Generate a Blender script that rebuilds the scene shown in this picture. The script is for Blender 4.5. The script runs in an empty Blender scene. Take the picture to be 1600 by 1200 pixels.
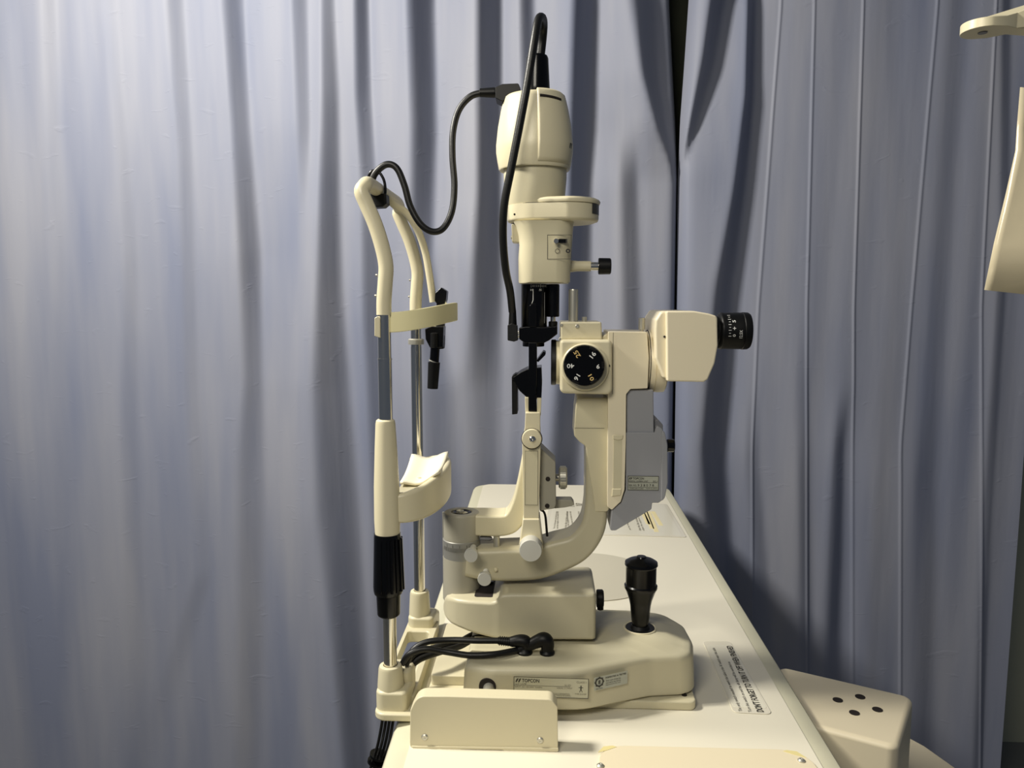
import bpy, bmesh, math, random
import numpy as np
from mathutils import Vector, Matrix
random.seed(7)
PI = math.pi
R = math.radians
COL = bpy.context.scene.collection
F = 1190.0
CAM = Vector((0, -0.86, 1.165))
TILT = R(6.28); YAW = R(2.53)
ROT = Matrix.Rotation(YAW, 3, 'Z') @ Matrix.Rotation(PI/2 - TILT, 3, 'X')
ZT = 0.729                      # table top height

def ray(px, py):
    return ROT @ Vector(((px-800)/F, -(py-600)/F, -1))
def P(px, py, Y=0.0):
    r = ray(px, py); return CAM + r*((Y-CAM.y)/r.y)
def T(px, py, z=ZT):
    r = ray(px, py); return CAM + r*((z-CAM.z)/r.z)
def S(Y=0.0, py=600):          # metres per measured unit at depth Y and height py
    return (Y-CAM.y)/ray(800, py).y/F
def proj(x, y, z):
    v = ROT.transposed() @ (Vector((x, y, z))-CAM)
    return 800-F*v.x/v.z, 600+F*v.y/v.z

# ------------------------------------------------------------------ materials
def lin(c):
    return [((v/255)/12.92 if v/255 <= .04045 else ((v/255+.055)/1.055)**2.4) for v in c]
def mat(name, rgb, rough=.4, metal=0, bump=0, bscale=300, spec=.5, var=0, coat=0, alpha=1, trans=0):
    m = bpy.data.materials.new(name); m.use_nodes = True
    nt = m.node_tree; b = nt.nodes['Principled BSDF']
    c = lin(rgb)+[1]
    b.inputs['Base Color'].default_value = c
    b.inputs['Roughness'].default_value = rough
    b.inputs['Metallic'].default_value = metal
    b.inputs['Specular IOR Level'].default_value = spec
    b.inputs['Coat Weight'].default_value = coat
    b.inputs['Alpha'].default_value = alpha
    tc = nt.nodes.new('ShaderNodeTexCoord')
    if var or True:
        n = nt.nodes.new('ShaderNodeTexNoise'); n.inputs['Scale'].default_value = 9
        nt.links.new(tc.outputs['Object'], n.inputs['Vector'])
        mx = nt.nodes.new('ShaderNodeMix'); mx.data_type = 'RGBA'
        mx.inputs[6].default_value = c
        mx.inputs[7].default_value = [v*(1-var) for v in c[:3]]+[1]
        nt.links.new(n.outputs['Fac'], mx.inputs[0]); nt.links.new(mx.outputs[2], b.inputs['Base Color'])
    if bump:
        n2 = nt.nodes.new('ShaderNodeTexNoise'); n2.inputs['Scale'].default_value = bscale
        nt.links.new(tc.outputs['Object'], n2.inputs['Vector'])
        bp = nt.nodes.new('ShaderNodeBump'); bp.inputs['Strength'].default_value = bump
        bp.inputs['Distance'].default_value = .001
        nt.links.new(n2.outputs['Fac'], bp.inputs['Height']); nt.links.new(bp.outputs['Normal'], b.inputs['Normal'])
    return m
M = dict(
    cream=mat('cream_plastic', (217, 208, 176), .34, var=.05, bump=.08, bscale=900),
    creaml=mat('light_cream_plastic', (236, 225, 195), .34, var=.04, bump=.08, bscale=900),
    cream2=mat('cream_casting', (208, 200, 169), .38, var=.06, bump=.1, bscale=900),
    beige=mat('beige_paint', (194, 187, 159), .4, var=.05, bump=.08, bscale=900),
    greybeige=mat('grey_beige_paint', (160, 156, 140), .42, var=.05),
    ring=mat('ring_metal', (150, 149, 142), .38, .4, var=.05),
    strap=mat('strap_rubber', (243, 234, 184), .55, var=.04),
    white=mat('white_plastic', (240, 233, 208), .5, var=.03),
    table=mat('table_laminate', (227, 221, 201), .46, var=.03),
    rim=mat('table_rim', (208, 204, 178), .45, var=.03),
    chrome=mat('chrome', (232, 228, 216), .2, 1, var=.05),
    steel=mat('brushed_steel', (196, 193, 180), .38, .7, var=.05),
    alu=mat('satin_aluminium', (206, 205, 196), .45, .25, var=.05),
    black=mat('black_gloss', (5, 5, 5), .22, spec=.35, var=.2),
    blackm=mat('black_matte', (12, 12, 11), .45, spec=.3, var=.2),
    rubber=mat('black_rubber', (20, 20, 18), .42, spec=.4, var=.2, bump=.1, bscale=500),
    grey=mat('grey_plastic', (152, 153, 157), .42, var=.05),
    dgrey=mat('dark_window', (58, 58, 56), .3),
    grey2=mat('dark_grey_plastic', (122, 122, 125), .45, var=.05),
    label=mat('label_film', (190, 187, 163), .4, var=.03),
    labelg=mat('label_film_grey', (170, 172, 158), .4, var=.03),
    ink=mat('ink', (52, 50, 44), .6),
    inkl=mat('ink_light', (118, 113, 97), .6),
    inkw=mat('white_ink', (235, 235, 230), .5),
    inky=mat('yellow_ink', (228, 196, 128), .5),
    hole=mat('hole_dark', (30, 22, 18), .8),
    paper=mat('laminated_paper', (230, 225, 205), .25, coat=.5, var=.03),
    paper2=mat('hanging_sheet', (222, 210, 178), .18, coat=.8, var=.05, bump=.9, bscale=14),
    film=mat('laminate_film', (224, 218, 198), .2, coat=.5),
    yellow=mat('yellow_marker', (228, 214, 165), .5),
    disc=mat('grey_disc', (196, 190, 170), .5),
    wall=mat('wall_paint', (176, 176, 152), .7, var=.08),
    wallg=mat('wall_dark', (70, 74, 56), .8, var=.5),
    floor=mat('floor_vinyl', (112, 112, 108), .6, var=.1),
    tape=mat('old_tape', (226, 212, 150), .5, var=.1),
    panel=mat('cream_panel', (226, 214, 184), .42, var=.03),
)

# ------------------------------------------------------------------ object helpers
def mk(name, bm, m, parent=None, bevel=0, seg=3, smooth=True, ang=35):
    me = bpy.data.meshes.new(name)
    bmesh.ops.recalc_face_normals(bm, faces=bm.faces)
    for f in bm.faces: f.smooth = smooth
    if not bevel and smooth:
        for e in bm.edges:
            if len(e.link_faces) == 2 and e.calc_face_angle(0) > R(ang): e.smooth = False
    bm.to_mesh(me); bm.free()
    o = bpy.data.objects.new(name, me); COL.objects.link(o)
    me.materials.append(M[m] if isinstance(m, str) else m)
    if bevel:
        b = o.modifiers.new('bevel', 'BEVEL'); b.width = bevel; b.segments = seg
        b.limit_method = 'ANGLE'; b.angle_limit = R(ang); b.harden_normals = True
    elif smooth:
        wn = o.modifiers.new('normals', 'WEIGHTED_NORMAL'); wn.keep_sharp = True; wn.weight = 60
    if parent is not None: o.parent = parent; o.matrix_parent_inverse = Matrix.Translation(-world_loc(parent))
    return o
def world_loc(o):
    v = Vector(o.location)
    return v
def thing(name, label, cat, loc, group=None):
    o = bpy.data.objects.new(name, None); COL.objects.link(o); o.location = loc; o.empty_display_size = .02
    o['label'] = label; o['category'] = cat
    if group: o['group'] = group
    return o
def tag(o, label, cat, group=None):
    o['label'] = label; o['category'] = cat
    if group: o['group'] = group
    return o
def struct(o): o['kind'] = 'structure'; return o
def lab(o, l): o['label'] = l; return o

def fillet(pts, n=6):
    """pts: (x, y[, r]) -> polygon with rounded corners."""
    out = []; N = len(pts)
    for i, p in enumerate(pts):
        r = p[2] if len(p) > 2 else 0
        c = Vector(p[:2]); a = Vector(pts[i-1][:2])-c; b = Vector(pts[(i+1) % N][:2])-c
        if r <= 0 or a.length < 1e-9 or b.length < 1e-9: out.append(tuple(c)); continue
        la, lb = a.length, b.length; a.normalize(); b.normalize()
        th = a.angle(b)
        if th > R(178): out.append(tuple(c)); continue
        t = min(r/math.tan(th/2), la*.49, lb*.49); rr = t*math.tan(th/2)
        p0 = c+a*t; p1 = c+b*t
        cen = c+(a+b).normalized()*(rr/math.sin(th/2))
        a0 = math.atan2(*(p0-cen).yx); a1 = math.atan2(*(p1-cen).yx)
        d = (a1-a0+PI) % (2*PI)-PI
        for k in range(n+1):
            an = a0+d*k/n; out.append((cen.x+rr*math.cos(an), cen.y+rr*math.sin(an)))
    return out
def poly_extrude(bm, A, B):
    va = [bm.verts.new(p) for p in A]; vb = [bm.verts.new(p) for p in B]
    n = len(va)
    bm.faces.new(va[::-1]); bm.faces.new(vb)
    for i in range(n): bm.faces.new((va[i], va[(i+1) % n], vb[(i+1) % n], vb[i]))
def prism(pts, Y0, Y1, bm=None, ref=None):
    """outline measured on the plane Y=ref (default Y0), extruded straight along Y"""
    bm = bm or bmesh.new(); ref = Y0 if ref is None else ref
    A = [P(x, y, ref) for x, y in fillet(pts)]
    poly_extrude(bm, [(a.x, Y0, a.z) for a in A], [(a.x, Y1, a.z) for a in A]); return bm
def prismz(pts, z0, z1, bm=None):
    bm = bm or bmesh.new(); A = fillet(pts)
    poly_extrude(bm, [(x, y, z0) for x, y in A], [(x, y, z1) for x, y in A]); return bm
def box(x0, x1, y0, y1, z0, z1, bm=None):
    return prismz([(x0, y0), (x1, y0), (x1, y1), (x0, y1)], z0, z1, bm)
def lathe(o, axis, prof, n=40, bm=None, a0=0, a1=2*PI, ref=None):
    bm = bm or bmesh.new(); o = Vector(o); ax = Vector(axis).normalized()
    u = Vector(ref) if ref else (Vector((0, -1, 0)) if abs(ax.y) < .9 else Vector((1, 0, 0)))
    u = (u-ax*u.dot(ax)).normalized(); v = ax.cross(u)
    full = abs(a1-a0-2*PI) < 1e-6; rings = []
    for t, r in prof:
        if r < 1e-6: rings.append([bm.verts.new(o+ax*t)]); continue
        k = n if full else n+1
        rings.append([bm.verts.new(o+ax*t+(u*math.cos(a0+(a1-a0)*i/n)+v*math.sin(a0+(a1-a0)*i/n))*r) for i in range(k)])
    for A, B in zip(rings, rings[1:]):
        if len(A) == 1 and len(B) == 1: continue
        m = n if full else n
        for i in range(m):
            j = (i+1) % n if full else i+1
            if len(A) == 1: bm.faces.new((A[0], B[i], B[j]))
            elif len(B) == 1: bm.faces.new((A[i], A[j], B[0]))
            else: bm.faces.new((A[i], A[j], B[j], B[i]))
    if full:
        for q in (rings[0], rings[-1]):
            if len(q) > 2: bm.faces.new(q)
    return bm
def vl(cx, prof, Y=0, n=40, bm=None, **k):
    """vertical turned shape: prof = (py, half width)"""
    s = S(Y, sum(q[0] for q in prof)/len(prof)); o = P(cx, prof[0][0], Y); pr = [(P(cx, py, Y).z-o.z, r*s) for py, r in prof]
    return lathe(o, (0, 0, 1), pr, n, bm, **k)
def hl(cy, prof, Y=0, n=40, bm=None, **k):
    s = S(Y, cy); o = P(prof[0][0], cy, Y); pr = [(P(px, cy, Y).x-o.x, r*s) for px, r in prof]
    return lathe(o, (1, 0, 0), pr, n, bm, **k)
def yl(px, py, prof, n=40, bm=None, ref=None):
    """turned shape facing the room's near side: prof = (Y, radius units), measured at the first Y"""
    Y0 = prof[0][0] if ref is None else ref; s = S(Y0, py); o = P(px, py, Y0)
    o = Vector((o.x, 0, o.z)); return lathe(o, (0, 1, 0), [(y, r*s) for y, r in prof], n, bm)
def rr_ring(c, u, v, hu, hv, r, n=5):
    """rounded-rectangle ring round c in the u,v plane"""
    r = min(r, hu*.999, hv*.999); out = []
    for sx, sy, a in ((1, 1, 0), (-1, 1, 90), (-1, -1, 180), (1, -1, 270)):
        for k in range(n+1):
            an = R(a+90*k/n); out.append(c+u*(sx*(hu-r)+r*math.cos(an))+v*(sy*(hv-r)+r*math.sin(an)))
    return out
def loft(rings, bm=None, cap=True):
    bm = bm or bmesh.new(); vs = [[bm.verts.new(p) for p in r] for r in rings]; n = len(vs[0])
    for A, B in zip(vs, vs[1:]):
        for i in range(n): bm.faces.new((A[i], A[(i+1) % n], B[(i+1) % n], B[i]))
    if cap: bm.faces.new(vs[0][::-1]); bm.faces.new(vs[-1])
    return bm
def crom(pts, k=8):
    pts = [np.array(p, float) for p in pts]; pts = [2*pts[0]-pts[1]]+pts+[2*pts[-1]-pts[-2]]; out = []
    for i in range(1, len(pts)-2):
        a, b, c, d = pts[i-1:i+3]
        for j in range(k):
            t = j/k; out.append(.5*((2*b)+(c-a)*t+(2*a-5*b+4*c-d)*t*t+(3*b-a-3*c+d)*t**3))
    out.append(pts[-2]); return out
def arm(path, Yref, Yc, hd, r, k=6):
    """bent bar lying in the X-Z plane: path = (px, py, half width units)"""
    pr = crom(path, k); s = S(Yref, sum(q[1] for q in path)/len(path)); W = [P(p[0], p[1], Yref) for p in pr]; rings = []
    for i, w in enumerate(W):
        a = W[max(i-1, 0)]; b = W[min(i+1, len(W)-1)]; t = (b-a); t.y = 0; t.normalize()
        nrm = Vector((-t.z, 0, t.x)); rings.append(rr_ring(Vector((w.x, Yc, w.z)), nrm, Vector((0, 1, 0)), pr[i][2]*s, hd, r))
    return loft(rings)
def tube(pts, r, n=12, k=8, bm=None, smooth=True, flat=None):
    q = crom([tuple(p)+((r if not isinstance(r, (list, tuple)) else r[i]),) for i, p in enumerate(pts)], k) if smooth else \
        [np.array(tuple(p)+(r if not isinstance(r, (list, tuple)) else r[i],)) for i, p in enumerate(pts)]
    W = [Vector(p[:3]) for p in q]; up = None; rings = []
    for i, w in enumerate(W):
        t = (W[min(i+1, len(W)-1)]-W[max(i-1, 0)]).normalized()
        if up is None: up = t.orthogonal().normalized()
        up = (up-t*up.dot(t)).normalized(); v = t.cross(up)
        rings.append([w+(up*math.cos(2*PI*j/n)+v*math.sin(2*PI*j/n))*q[i][3] for j in range(n)])
    return loft(rings, bm)

def text_bm(s, bm, place, w, h, bold=False, align=.5):
    """writes s fitted to a w x h box; place(u, v) -> world point, box centred on 0,0"""
    cu = bpy.data.curves.new('t', 'FONT'); cu.body = s; cu.resolution_u = 2
    if bold: cu.offset = .018
    o = bpy.data.objects.new('t', cu); COL.objects.link(o)
    me = bpy.data.meshes.new_from_object(o.evaluated_get(bpy.context.evaluated_depsgraph_get()))
    if len(me.vertices):
        co = [v.co.copy() for v in me.vertices]
        x0 = min(c.x for c in co); x1 = max(c.x for c in co); y0 = min(c.y for c in co); y1 = max(c.y for c in co)
        vs = [bm.verts.new(place((c.x-x0)/(x1-x0)*w-w/2, (c.y-y0)/(y1-y0)*h-h/2)) for c in co]
        for p in me.polygons:
            try: bm.faces.new([vs[i] for i in p.vertices])
            except ValueError: pass
    bpy.data.objects.remove(o); bpy.data.curves.remove(cu); bpy.data.meshes.remove(me)
def mkflat(name, bm, m, parent):
    me = bpy.data.meshes.new(name); bm.to_mesh(me); bm.free()
    o = bpy.data.objects.new(name, me); COL.objects.link(o); me.materials.append(M[m])
    if parent is not None: o.parent = parent; o.matrix_parent_inverse = Matrix.Translation(-world_loc(parent))
    return o
def front(px, py, Y, rot=0, ux=Vector((1, 0, 0))):
    """placer on an upright face at Y; box units are the same measured units"""
    c = P(px, py, Y); s = S(Y, py); ca, sa = math.cos(R(rot)), math.sin(R(rot))
    return lambda u, v: c+(ux*(u*ca-v*sa)+Vector((0, 0, 1))*(u*sa+v*ca))*s
def quad(bm, place, w, h):
    vs = [bm.verts.new(place(x, y)) for x, y in ((-w/2, -h/2), (w/2, -h/2), (w/2, h/2), (-w/2, h/2))]; bm.faces.new(vs)
def frame(bm, place, w, h, t):
    for cx, cy, ww, hh in ((0, h/2, w+t, t), (0, -h/2, w+t, t), (-w/2, 0, t, h), (w/2, 0, t, h)):
        quad(bm, lambda u, v: place(u+cx, v+cy), ww, hh)
def screw(px, py, Y, r, parent, m='steel'):
    bm = yl(px, py, [(Y+.001, r), (Y-.0005, r), (Y-.0015, r*.7), (Y-.0015, r*.25), (Y-.0008, 0)], 16)
    return mk('screw', bm, m, parent)

# ================================================================== SETTING
YC = 1.0
def bands(px, py, B):
    s = np.zeros_like(px)
    for ki, keys in enumerate(B):
        kf = .62 if (keys[0][1] > 1170 and keys[0][2] >= 10 and ki > 1) else 1
        ys = [k[0] for k in keys]
        xc = np.interp(py, ys, [k[1] for k in keys]); w = np.interp(py, ys, [k[2] for k in keys]); a = np.interp(py, ys, [k[3] for k in keys])
        d = np.abs(px-xc)/w
        s += kf*1.5*a*np.exp(-(d**3)*1.1)
    return s
def gauss(a, sig):
    n = int(sig*3); k = np.exp(-.5*(np.arange(-n, n+1)/sig)**2); k /= k.sum()
    return np.convolve(np.pad(a, n, mode='edge'), k, mode='valid')
def curtain(name, edgeL, edgeR, B, ridges, label, yoff=0, curlL=False, curlR=False):
    NX, NZ = 1000, 110; z0, z1 = -.127, 2.3
    bm = bmesh.new(); rows = []
    rng = np.random.RandomState(3 if curlR else 9)
    ph = rng.rand(14)*6.28; fr = rng.uniform(25, 90, 14); fz = rng.uniform(-3, 3, 14); am = rng.uniform(.02, .07, 14)
    for j in range(NZ+1):
        z = z0+(z1-z0)*j/NZ
        pyc = proj(.0, YC, z)[1]
        xl, xr = edgeL(pyc), edgeR(pyc)
        X = np.linspace(P(xl, pyc, YC).x, P(xr, pyc, YC).x, NX+1)
        pp = [proj(x, YC, z) for x in (X[0], X[-1])]
        fx = np.linspace(pp[0][0], pp[1][0], NX+1)
        # exact perspective: project a few and interpolate
        xs = np.linspace(X[0], X[-1], 9); pj = [proj(x, YC, z) for x in xs]
        fx = np.interp(X, xs, [q[0] for q in pj]); fy = np.interp(X, xs, [q[1] for q in pj])
        s = bands(fx, fy, B)
        for a, f_, g, p_ in zip(am, fr, fz, ph): s += (.5 if curlL else .7)*a*np.sin(X*f_+z*g+p_)
        for keys in ridges:
            xc = np.interp(fy, [k[0] for k in keys], [k[1] for k in keys]); w = 1.8
            s += -.5*np.exp(-((fx-xc+1.8)/w)**2)+.5*np.exp(-((fx-xc-1.8)/w)**2)
        dx = X[1]-X[0]; h = np.cumsum(s)*dx
        h = h-gauss(h, .095/dx)
        if curlL: h += .035*np.exp(-(X-X[0])/.008)
        if curlR: h += .035*np.exp((X-X[-1])/.008)
        # small creases low on the cloth
        rows.append([bm.verts.new((X[i], YC+yoff+h[i], z)) for i in range(NX+1)])
    for A, Bq in zip(rows, rows[1:]):
        for i in range(NX): bm.faces.new((A[i], A[i+1], Bq[i+1], Bq[i]))
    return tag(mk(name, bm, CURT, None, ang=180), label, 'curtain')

def curtain_mat():
    m = bpy.data.materials.new('curtain_vinyl'); m.use_nodes = True; nt = m.node_tree; b = nt.nodes['Principled BSDF']
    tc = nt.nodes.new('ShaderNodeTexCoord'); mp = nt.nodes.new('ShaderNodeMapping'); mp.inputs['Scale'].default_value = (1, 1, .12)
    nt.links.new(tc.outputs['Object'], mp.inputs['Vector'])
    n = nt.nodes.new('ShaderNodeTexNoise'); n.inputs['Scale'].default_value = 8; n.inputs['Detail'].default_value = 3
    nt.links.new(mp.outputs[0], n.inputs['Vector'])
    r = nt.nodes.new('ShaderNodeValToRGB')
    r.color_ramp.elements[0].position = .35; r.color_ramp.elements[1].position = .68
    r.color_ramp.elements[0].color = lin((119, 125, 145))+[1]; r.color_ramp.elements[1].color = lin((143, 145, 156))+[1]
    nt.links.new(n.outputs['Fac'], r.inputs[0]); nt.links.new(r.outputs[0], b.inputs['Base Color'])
    b.inputs['Roughness'].default_value = .58; b.inputs['Specular IOR Level'].default_value = .3
    # creases: stretched noise plus small dents
    n1 = nt.nodes.new('ShaderNodeTexNoise'); n1.inputs['Scale'].default_value = 26; n1.inputs['Detail'].default_value = 2
    nt.links.new(mp.outputs[0], n1.inputs['Vector'])
    mp2 = nt.nodes.new('ShaderNodeMapping'); mp2.inputs['Scale'].default_value = (1, 1, 2.2)
    nt.links.new(tc.outputs['Object'], mp2.inputs['Vector'])
    v = nt.nodes.new('ShaderNodeTexNoise'); v.inputs['Scale'].default_value = 17; v.inputs['Detail'].default_value = 3; v.inputs['Distortion'].default_value = .6
    nt.links.new(mp2.outputs[0], v.inputs['Vector'])
    rr = nt.nodes.new('ShaderNodeValToRGB'); rr.color_ramp.elements[0].position = .64; rr.color_ramp.elements[1].position = .78
    nt.links.new(v.outputs['Fac'], rr.inputs[0])
    ad = nt.nodes.new('ShaderNodeMath'); ad.operation = 'MULTIPLY_ADD'; ad.inputs[1].default_value = .35
    nt.links.new(rr.outputs[0], ad.inputs[0]); nt.links.new(n1.outputs['Fac'], ad.inputs[2])
    bp = nt.nodes.new('ShaderNodeBump'); bp.inputs['Strength'].default_value = .35; bp.inputs['Distance'].default_value = .0035
    nt.links.new(ad.outputs[0], bp.inputs['Height']); nt.links.new(bp.outputs[0], b.inputs['Normal'])
    return m
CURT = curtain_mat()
BL = [
 [(0,-40,14,.4),(1200,-60,14,.3)],
 [(0,78,12,.35),(400,92,14,.2),(1200,100,14,.1)],
 [(0,172,14,.35),(400,205,12,.35),(700,205,14,.25),(1200,215,20,.3)],
 [(0,275,14,.45),(250,292,12,.4),(600,300,12,.25),(900,320,14,.2),(1200,225,20,.0)],
 [(0,364,14,.7),(200,378,13,.7),(400,392,15,1.0),(600,398,14,.7),(750,396,22,.45),(1200,388,20,.35)],
 [(0,470,12,.55),(200,478,12,.45),(350,478,8,.0)],
 [(0,514,10,.7),(150,518,13,.9),(300,517,15,1.1),(450,518,19,1.3),(600,522,27,1.4),(800,535,33,1.4),(1000,552,27,1.4),(1200,565,22,1.4)],
 [(0,566,10,1.1),(150,568,12,1.0),(300,577,13,.8),(500,583,18,1.1),(750,594,20,1.2),(1200,612,20,1.2)],
 [(0,658,20,1.2),(200,664,20,1.1),(400,660,18,.9),(600,688,36,1.1),(800,690,34,1.2),(1200,690,30,1.2)],
 [(0,765,18,1.3),(300,765,18,1.2),(450,762,26,1.2),(600,758,40,1.2),(800,760,46,1.3)],
 [(0,824,12,.9),(150,826,12,.8),(600,815,20,.7)],
 [(0,915,20,1.2),(300,905,18,1.1),(500,900,26,1.1),(750,880,34,1.2)],
 [(-60,1000,26,1.2),(0,1008,26,1.2),(120,1018,18,1.2),(200,1036,10,1.1),(260,1054,3,.8),(270,1054,3,0)],
 [(200,985,14,.0),(280,985,16,.7),(500,988,18,.7),(800,990,20,.7)],
]
BR = [
 [(-60,1135,20,1.2),(0,1121,16,1.2),(100,1106,14,1.2),(200,1082,8,1.1),(250,1068,3,.9),(265,1066,3,0)],
 [(0,1178,10,1.3),(150,1173,11,1.3),(300,1156,13,1.1),(450,1132,18,1.0),(700,1112,22,.9),(900,1125,30,.8)],
 [(600,1180,10,0),(720,1178,12,.5),(1000,1200,14,.6),(1200,1205,14,.6)],
 [(500,1255,13,.0),(750,1257,12,.5),(1100,1262,14,.6)],
 [(600,1322,12,0),(700,1312,12,.7),(1000,1302,20,.7),(1200,1302,20,.7)],
 [(500,1400,16,.15),(750,1385,18,.3),(1100,1375,22,.4)],
 [(0,1500,20,.2),(600,1460,20,.3),(750,1448,22,.5),(1100,1440,26,.5)],
 [(0,1575,12,.6),(400,1570,10,.5),(800,1545,10,.4),(1200,1530,10,.4)],
]
ridR = [[(0,1225),(480,1188),(700,1178)], [(0,1275),(480,1262)], [(0,1350),(480,1335)], [(0,1466),(480,1425),(700,1408)], [(0,1557),(480,1535)]]
eL = lambda y: float(np.interp(y, [-100, 0, 190, 260, 1200], [1050, 1053, 1061, 1062, 1048]))
eR = lambda y: float(np.interp(y, [-100, 0, 190, 260, 1200], [1082, 1078, 1065, 1063.5, 1049.5]))
eE = lambda y: float(np.interp(y, [-100, 0, 700, 800, 1200], [1606, 1605, 1603, 1596, 1566]))
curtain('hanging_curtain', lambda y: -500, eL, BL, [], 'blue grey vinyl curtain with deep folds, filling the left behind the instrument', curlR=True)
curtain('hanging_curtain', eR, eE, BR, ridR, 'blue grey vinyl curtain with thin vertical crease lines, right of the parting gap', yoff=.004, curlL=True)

struct(mk('wall_back', box(-2.6, 2.6, 1.32, 1.40, -.13, 2.6), 'wall'))
struct(mk('floor', box(-2.6, 2.6, -2.6, 1.40, -.18, -.13), 'floor'))
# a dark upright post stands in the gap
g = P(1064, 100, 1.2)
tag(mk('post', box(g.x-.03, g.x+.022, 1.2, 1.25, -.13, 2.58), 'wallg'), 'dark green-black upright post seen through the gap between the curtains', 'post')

# ================================================================== TABLE
ta = thing('instrument_table', 'long cream laminate table with a sloping beige rim, carrying the slit lamp', 'table', (0, .3, 0))
c_fl = T(750, 757, ZT); c_fr = T(1035, 765, ZT)
XL_f, XR_f = -.147, .272; XL_n, XR_n = -.130, .261
YN, YF = -.33, .915
def tpoly(e, r=.03): return [(XL_n-e, YN-e, r), (XR_n+e, YN-e, r), (XR_f+e, YF+e, r), (XL_f-e, YF+e, r)]
top = [fillet(tpoly(0, .02), 8), fillet(tpoly(.019, .035), 8), fillet(tpoly(.023, .038), 8), fillet(tpoly(.023, .038), 8), fillet(tpoly(.008, .024), 8)]
zz = [ZT-.001, ZT-.006, ZT-.011, ZT-.034, ZT-.04]
mk('table_rim', loft([[Vector((x, y, z)) for x, y in rg] for rg, z in zip(top, zz)]), 'rim', ta, ang=50)
mk('tabletop', prismz(tpoly(-.0005, .02), ZT-.02, ZT), 'table', ta)
mk('pedestal', prismz([(-.02, .1, .02), (.14, .1, .02), (.14, .45, .02), (-.02, .45, .02)], -.04, ZT-.04), 'beige', ta, bevel=.004)
mk('foot', prismz([(-.12, -.15, .04), (.24, -.15, .04), (.24, .75, .04), (-.12, .75, .04)], -.13, -.04), 'beige', ta, bevel=.01)

# front cover plate set in the table (screwed)
pa = thing('cover_plate', 'flat cream cover plate with rounded corners and two screws, near table end', 'plate', (.13, -.25, ZT))
q0 = T(928, 1167); q1 = T(1264, 1175)
zp = ZT+.0025
mk('plate', prismz([(q0.x, -.315, .02), (q1.x, -.315, .02), (q1.x-.002, q1.y, .028), (q0.x+.003, q0.y, .028)], ZT+.0002, zp), 'panel', pa, bevel=.0012)
for (x, y) in ((938, 1197), (1252, 1189)):
    w = T(x, y, zp); mk('screw', lathe(w, (0, 0, 1), [(-.001, .0035), (.001, .0035), (.0022, .002), (.0022, .0008), (.0012, 0)], 16), 'steel', pa)
for sx, x in ((1, q0.x+.012), (-1, q1.x-.016)):
    bm = bmesh.new(); pts = [(x-.009, q1.y-.014), (x-.003, q1.y-.004), (x+.006, q1.y-.002), (x+.010, q1.y-.004), (x, q1.y-.010)]
    pts = [(x+sx*(a-x), b) for a, b in pts]
    prismz(pts, zp, zp+.0003, bm); mk('tape_residue', bm, 'tape', pa)
# round mat
dd = Vector((.068, .317, 0))
tag(mk('round_mat', lathe((dd.x, dd.y, ZT+.0003), (0, 0, 1), [(0, .106), (.0010, .106), (.0012, .105), (.0012, 0)], 80), 'disc'), 'thin round grey disc lying flat on the table behind the joystick', 'mat')

# reminder sticker near the right edge
st = thing('reminder_sticker', 'clear-laminated reminder sticker about turning it off, near the right table edge', 'sticker', T(1150, 1060))
cs = [T(x, y) for x, y in ((1098, 1003), (1141, 1003), (1207, 1117), (1146, 1114))]
def flatquad(cs, z0, z1, r=.006):
    return prismz([(c.x, c.y, r) for c in cs], z0, z1)
mk('film', flatquad(cs, ZT+.0002, ZT+.0009), 'film', st, bevel=.0004)
ci = [Vector(np.array(sum(cs, Vector())/4)*.12+np.array(c)*.88) for c in cs]
mk('paper', flatquad(ci, ZT+.0009, ZT+.0011, .004), 'paper', st)
def tplace(cx, cy, z, ang):
    ca, sa = math.cos(ang), math.sin(ang)
    return lambda u, v: Vector((cx+u*ca-v*sa, cy+u*sa+v*ca, z))
def between(bm, s, a, b, h, z, bold=False):
    A = T(*a, z); B = T(*b, z); d = B-A; an = math.atan2(d.y, d.x); c = (A+B)/2
    text_bm(s, bm, tplace(c.x, c.y, z, an), d.length, h, bold)
bm = bmesh.new(); zt_ = ZT+.0015
between(bm, "DON'T FORGET TO TURN IT OFF WHEN FINISHED", (1188, 1112), (1139, 1009), .0078, zt_, True)
between(bm, "Turn this switch on and the slit lamp will be switched on", (1173, 1112), (1139, 1034), .0046, zt_)
between(bm, "The only switch needed to work the table is the 'A' switch near this table", (1158, 1111), (1115, 1012), .0050, zt_)
mkflat('printing', bm, 'ink', st)

# laminated instruction sheet at the far end
sh = thing('instruction_sheet', 'laminated instruction sheet with print and yellow highlighting on the far end of the table', 'paper', T(960, 815))
cs = [T(x, y) for x, y in ((858, 787), (1042, 788), (1073, 840), (850, 834))]
mk('film', flatquad(cs, ZT+.0002, ZT+.0009, .006), 'film', sh, bevel=.0004)
ci = [Vector(np.array(sum(cs, Vector())/4)*.06+np.array(c)*.94) for c in cs]
mk('paper', flatquad(ci, ZT+.0009, ZT+.0011, .002), 'paper', sh)
bm = bmesh.new()
rnd = ["Turn on the power and check the lamp", "set the height of the table first", "clean the chin rest before each use", "adjust the eyepieces and focus"]
for i, (x0, x1, y1) in enumerate([(866, 870, 826), (871, 872, 826), (883, 886, 828), (889, 886, 828), (896, 891, 828), (910, 904, 829), (915, 908, 829), (921, 914, 829), (927, 922, 829), (985, 972, 828), (1000, 990, 829), (1006, 994, 829)]):
    between(bm, rnd[i % 4], (x0, y1), (x1, 799), .0052, ZT+.0014)
text_bm('Slit Lamp', bm, tplace(T(916, 790).x, T(916, 790).y, ZT+.0014, 0), .045, .03, True)
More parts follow.
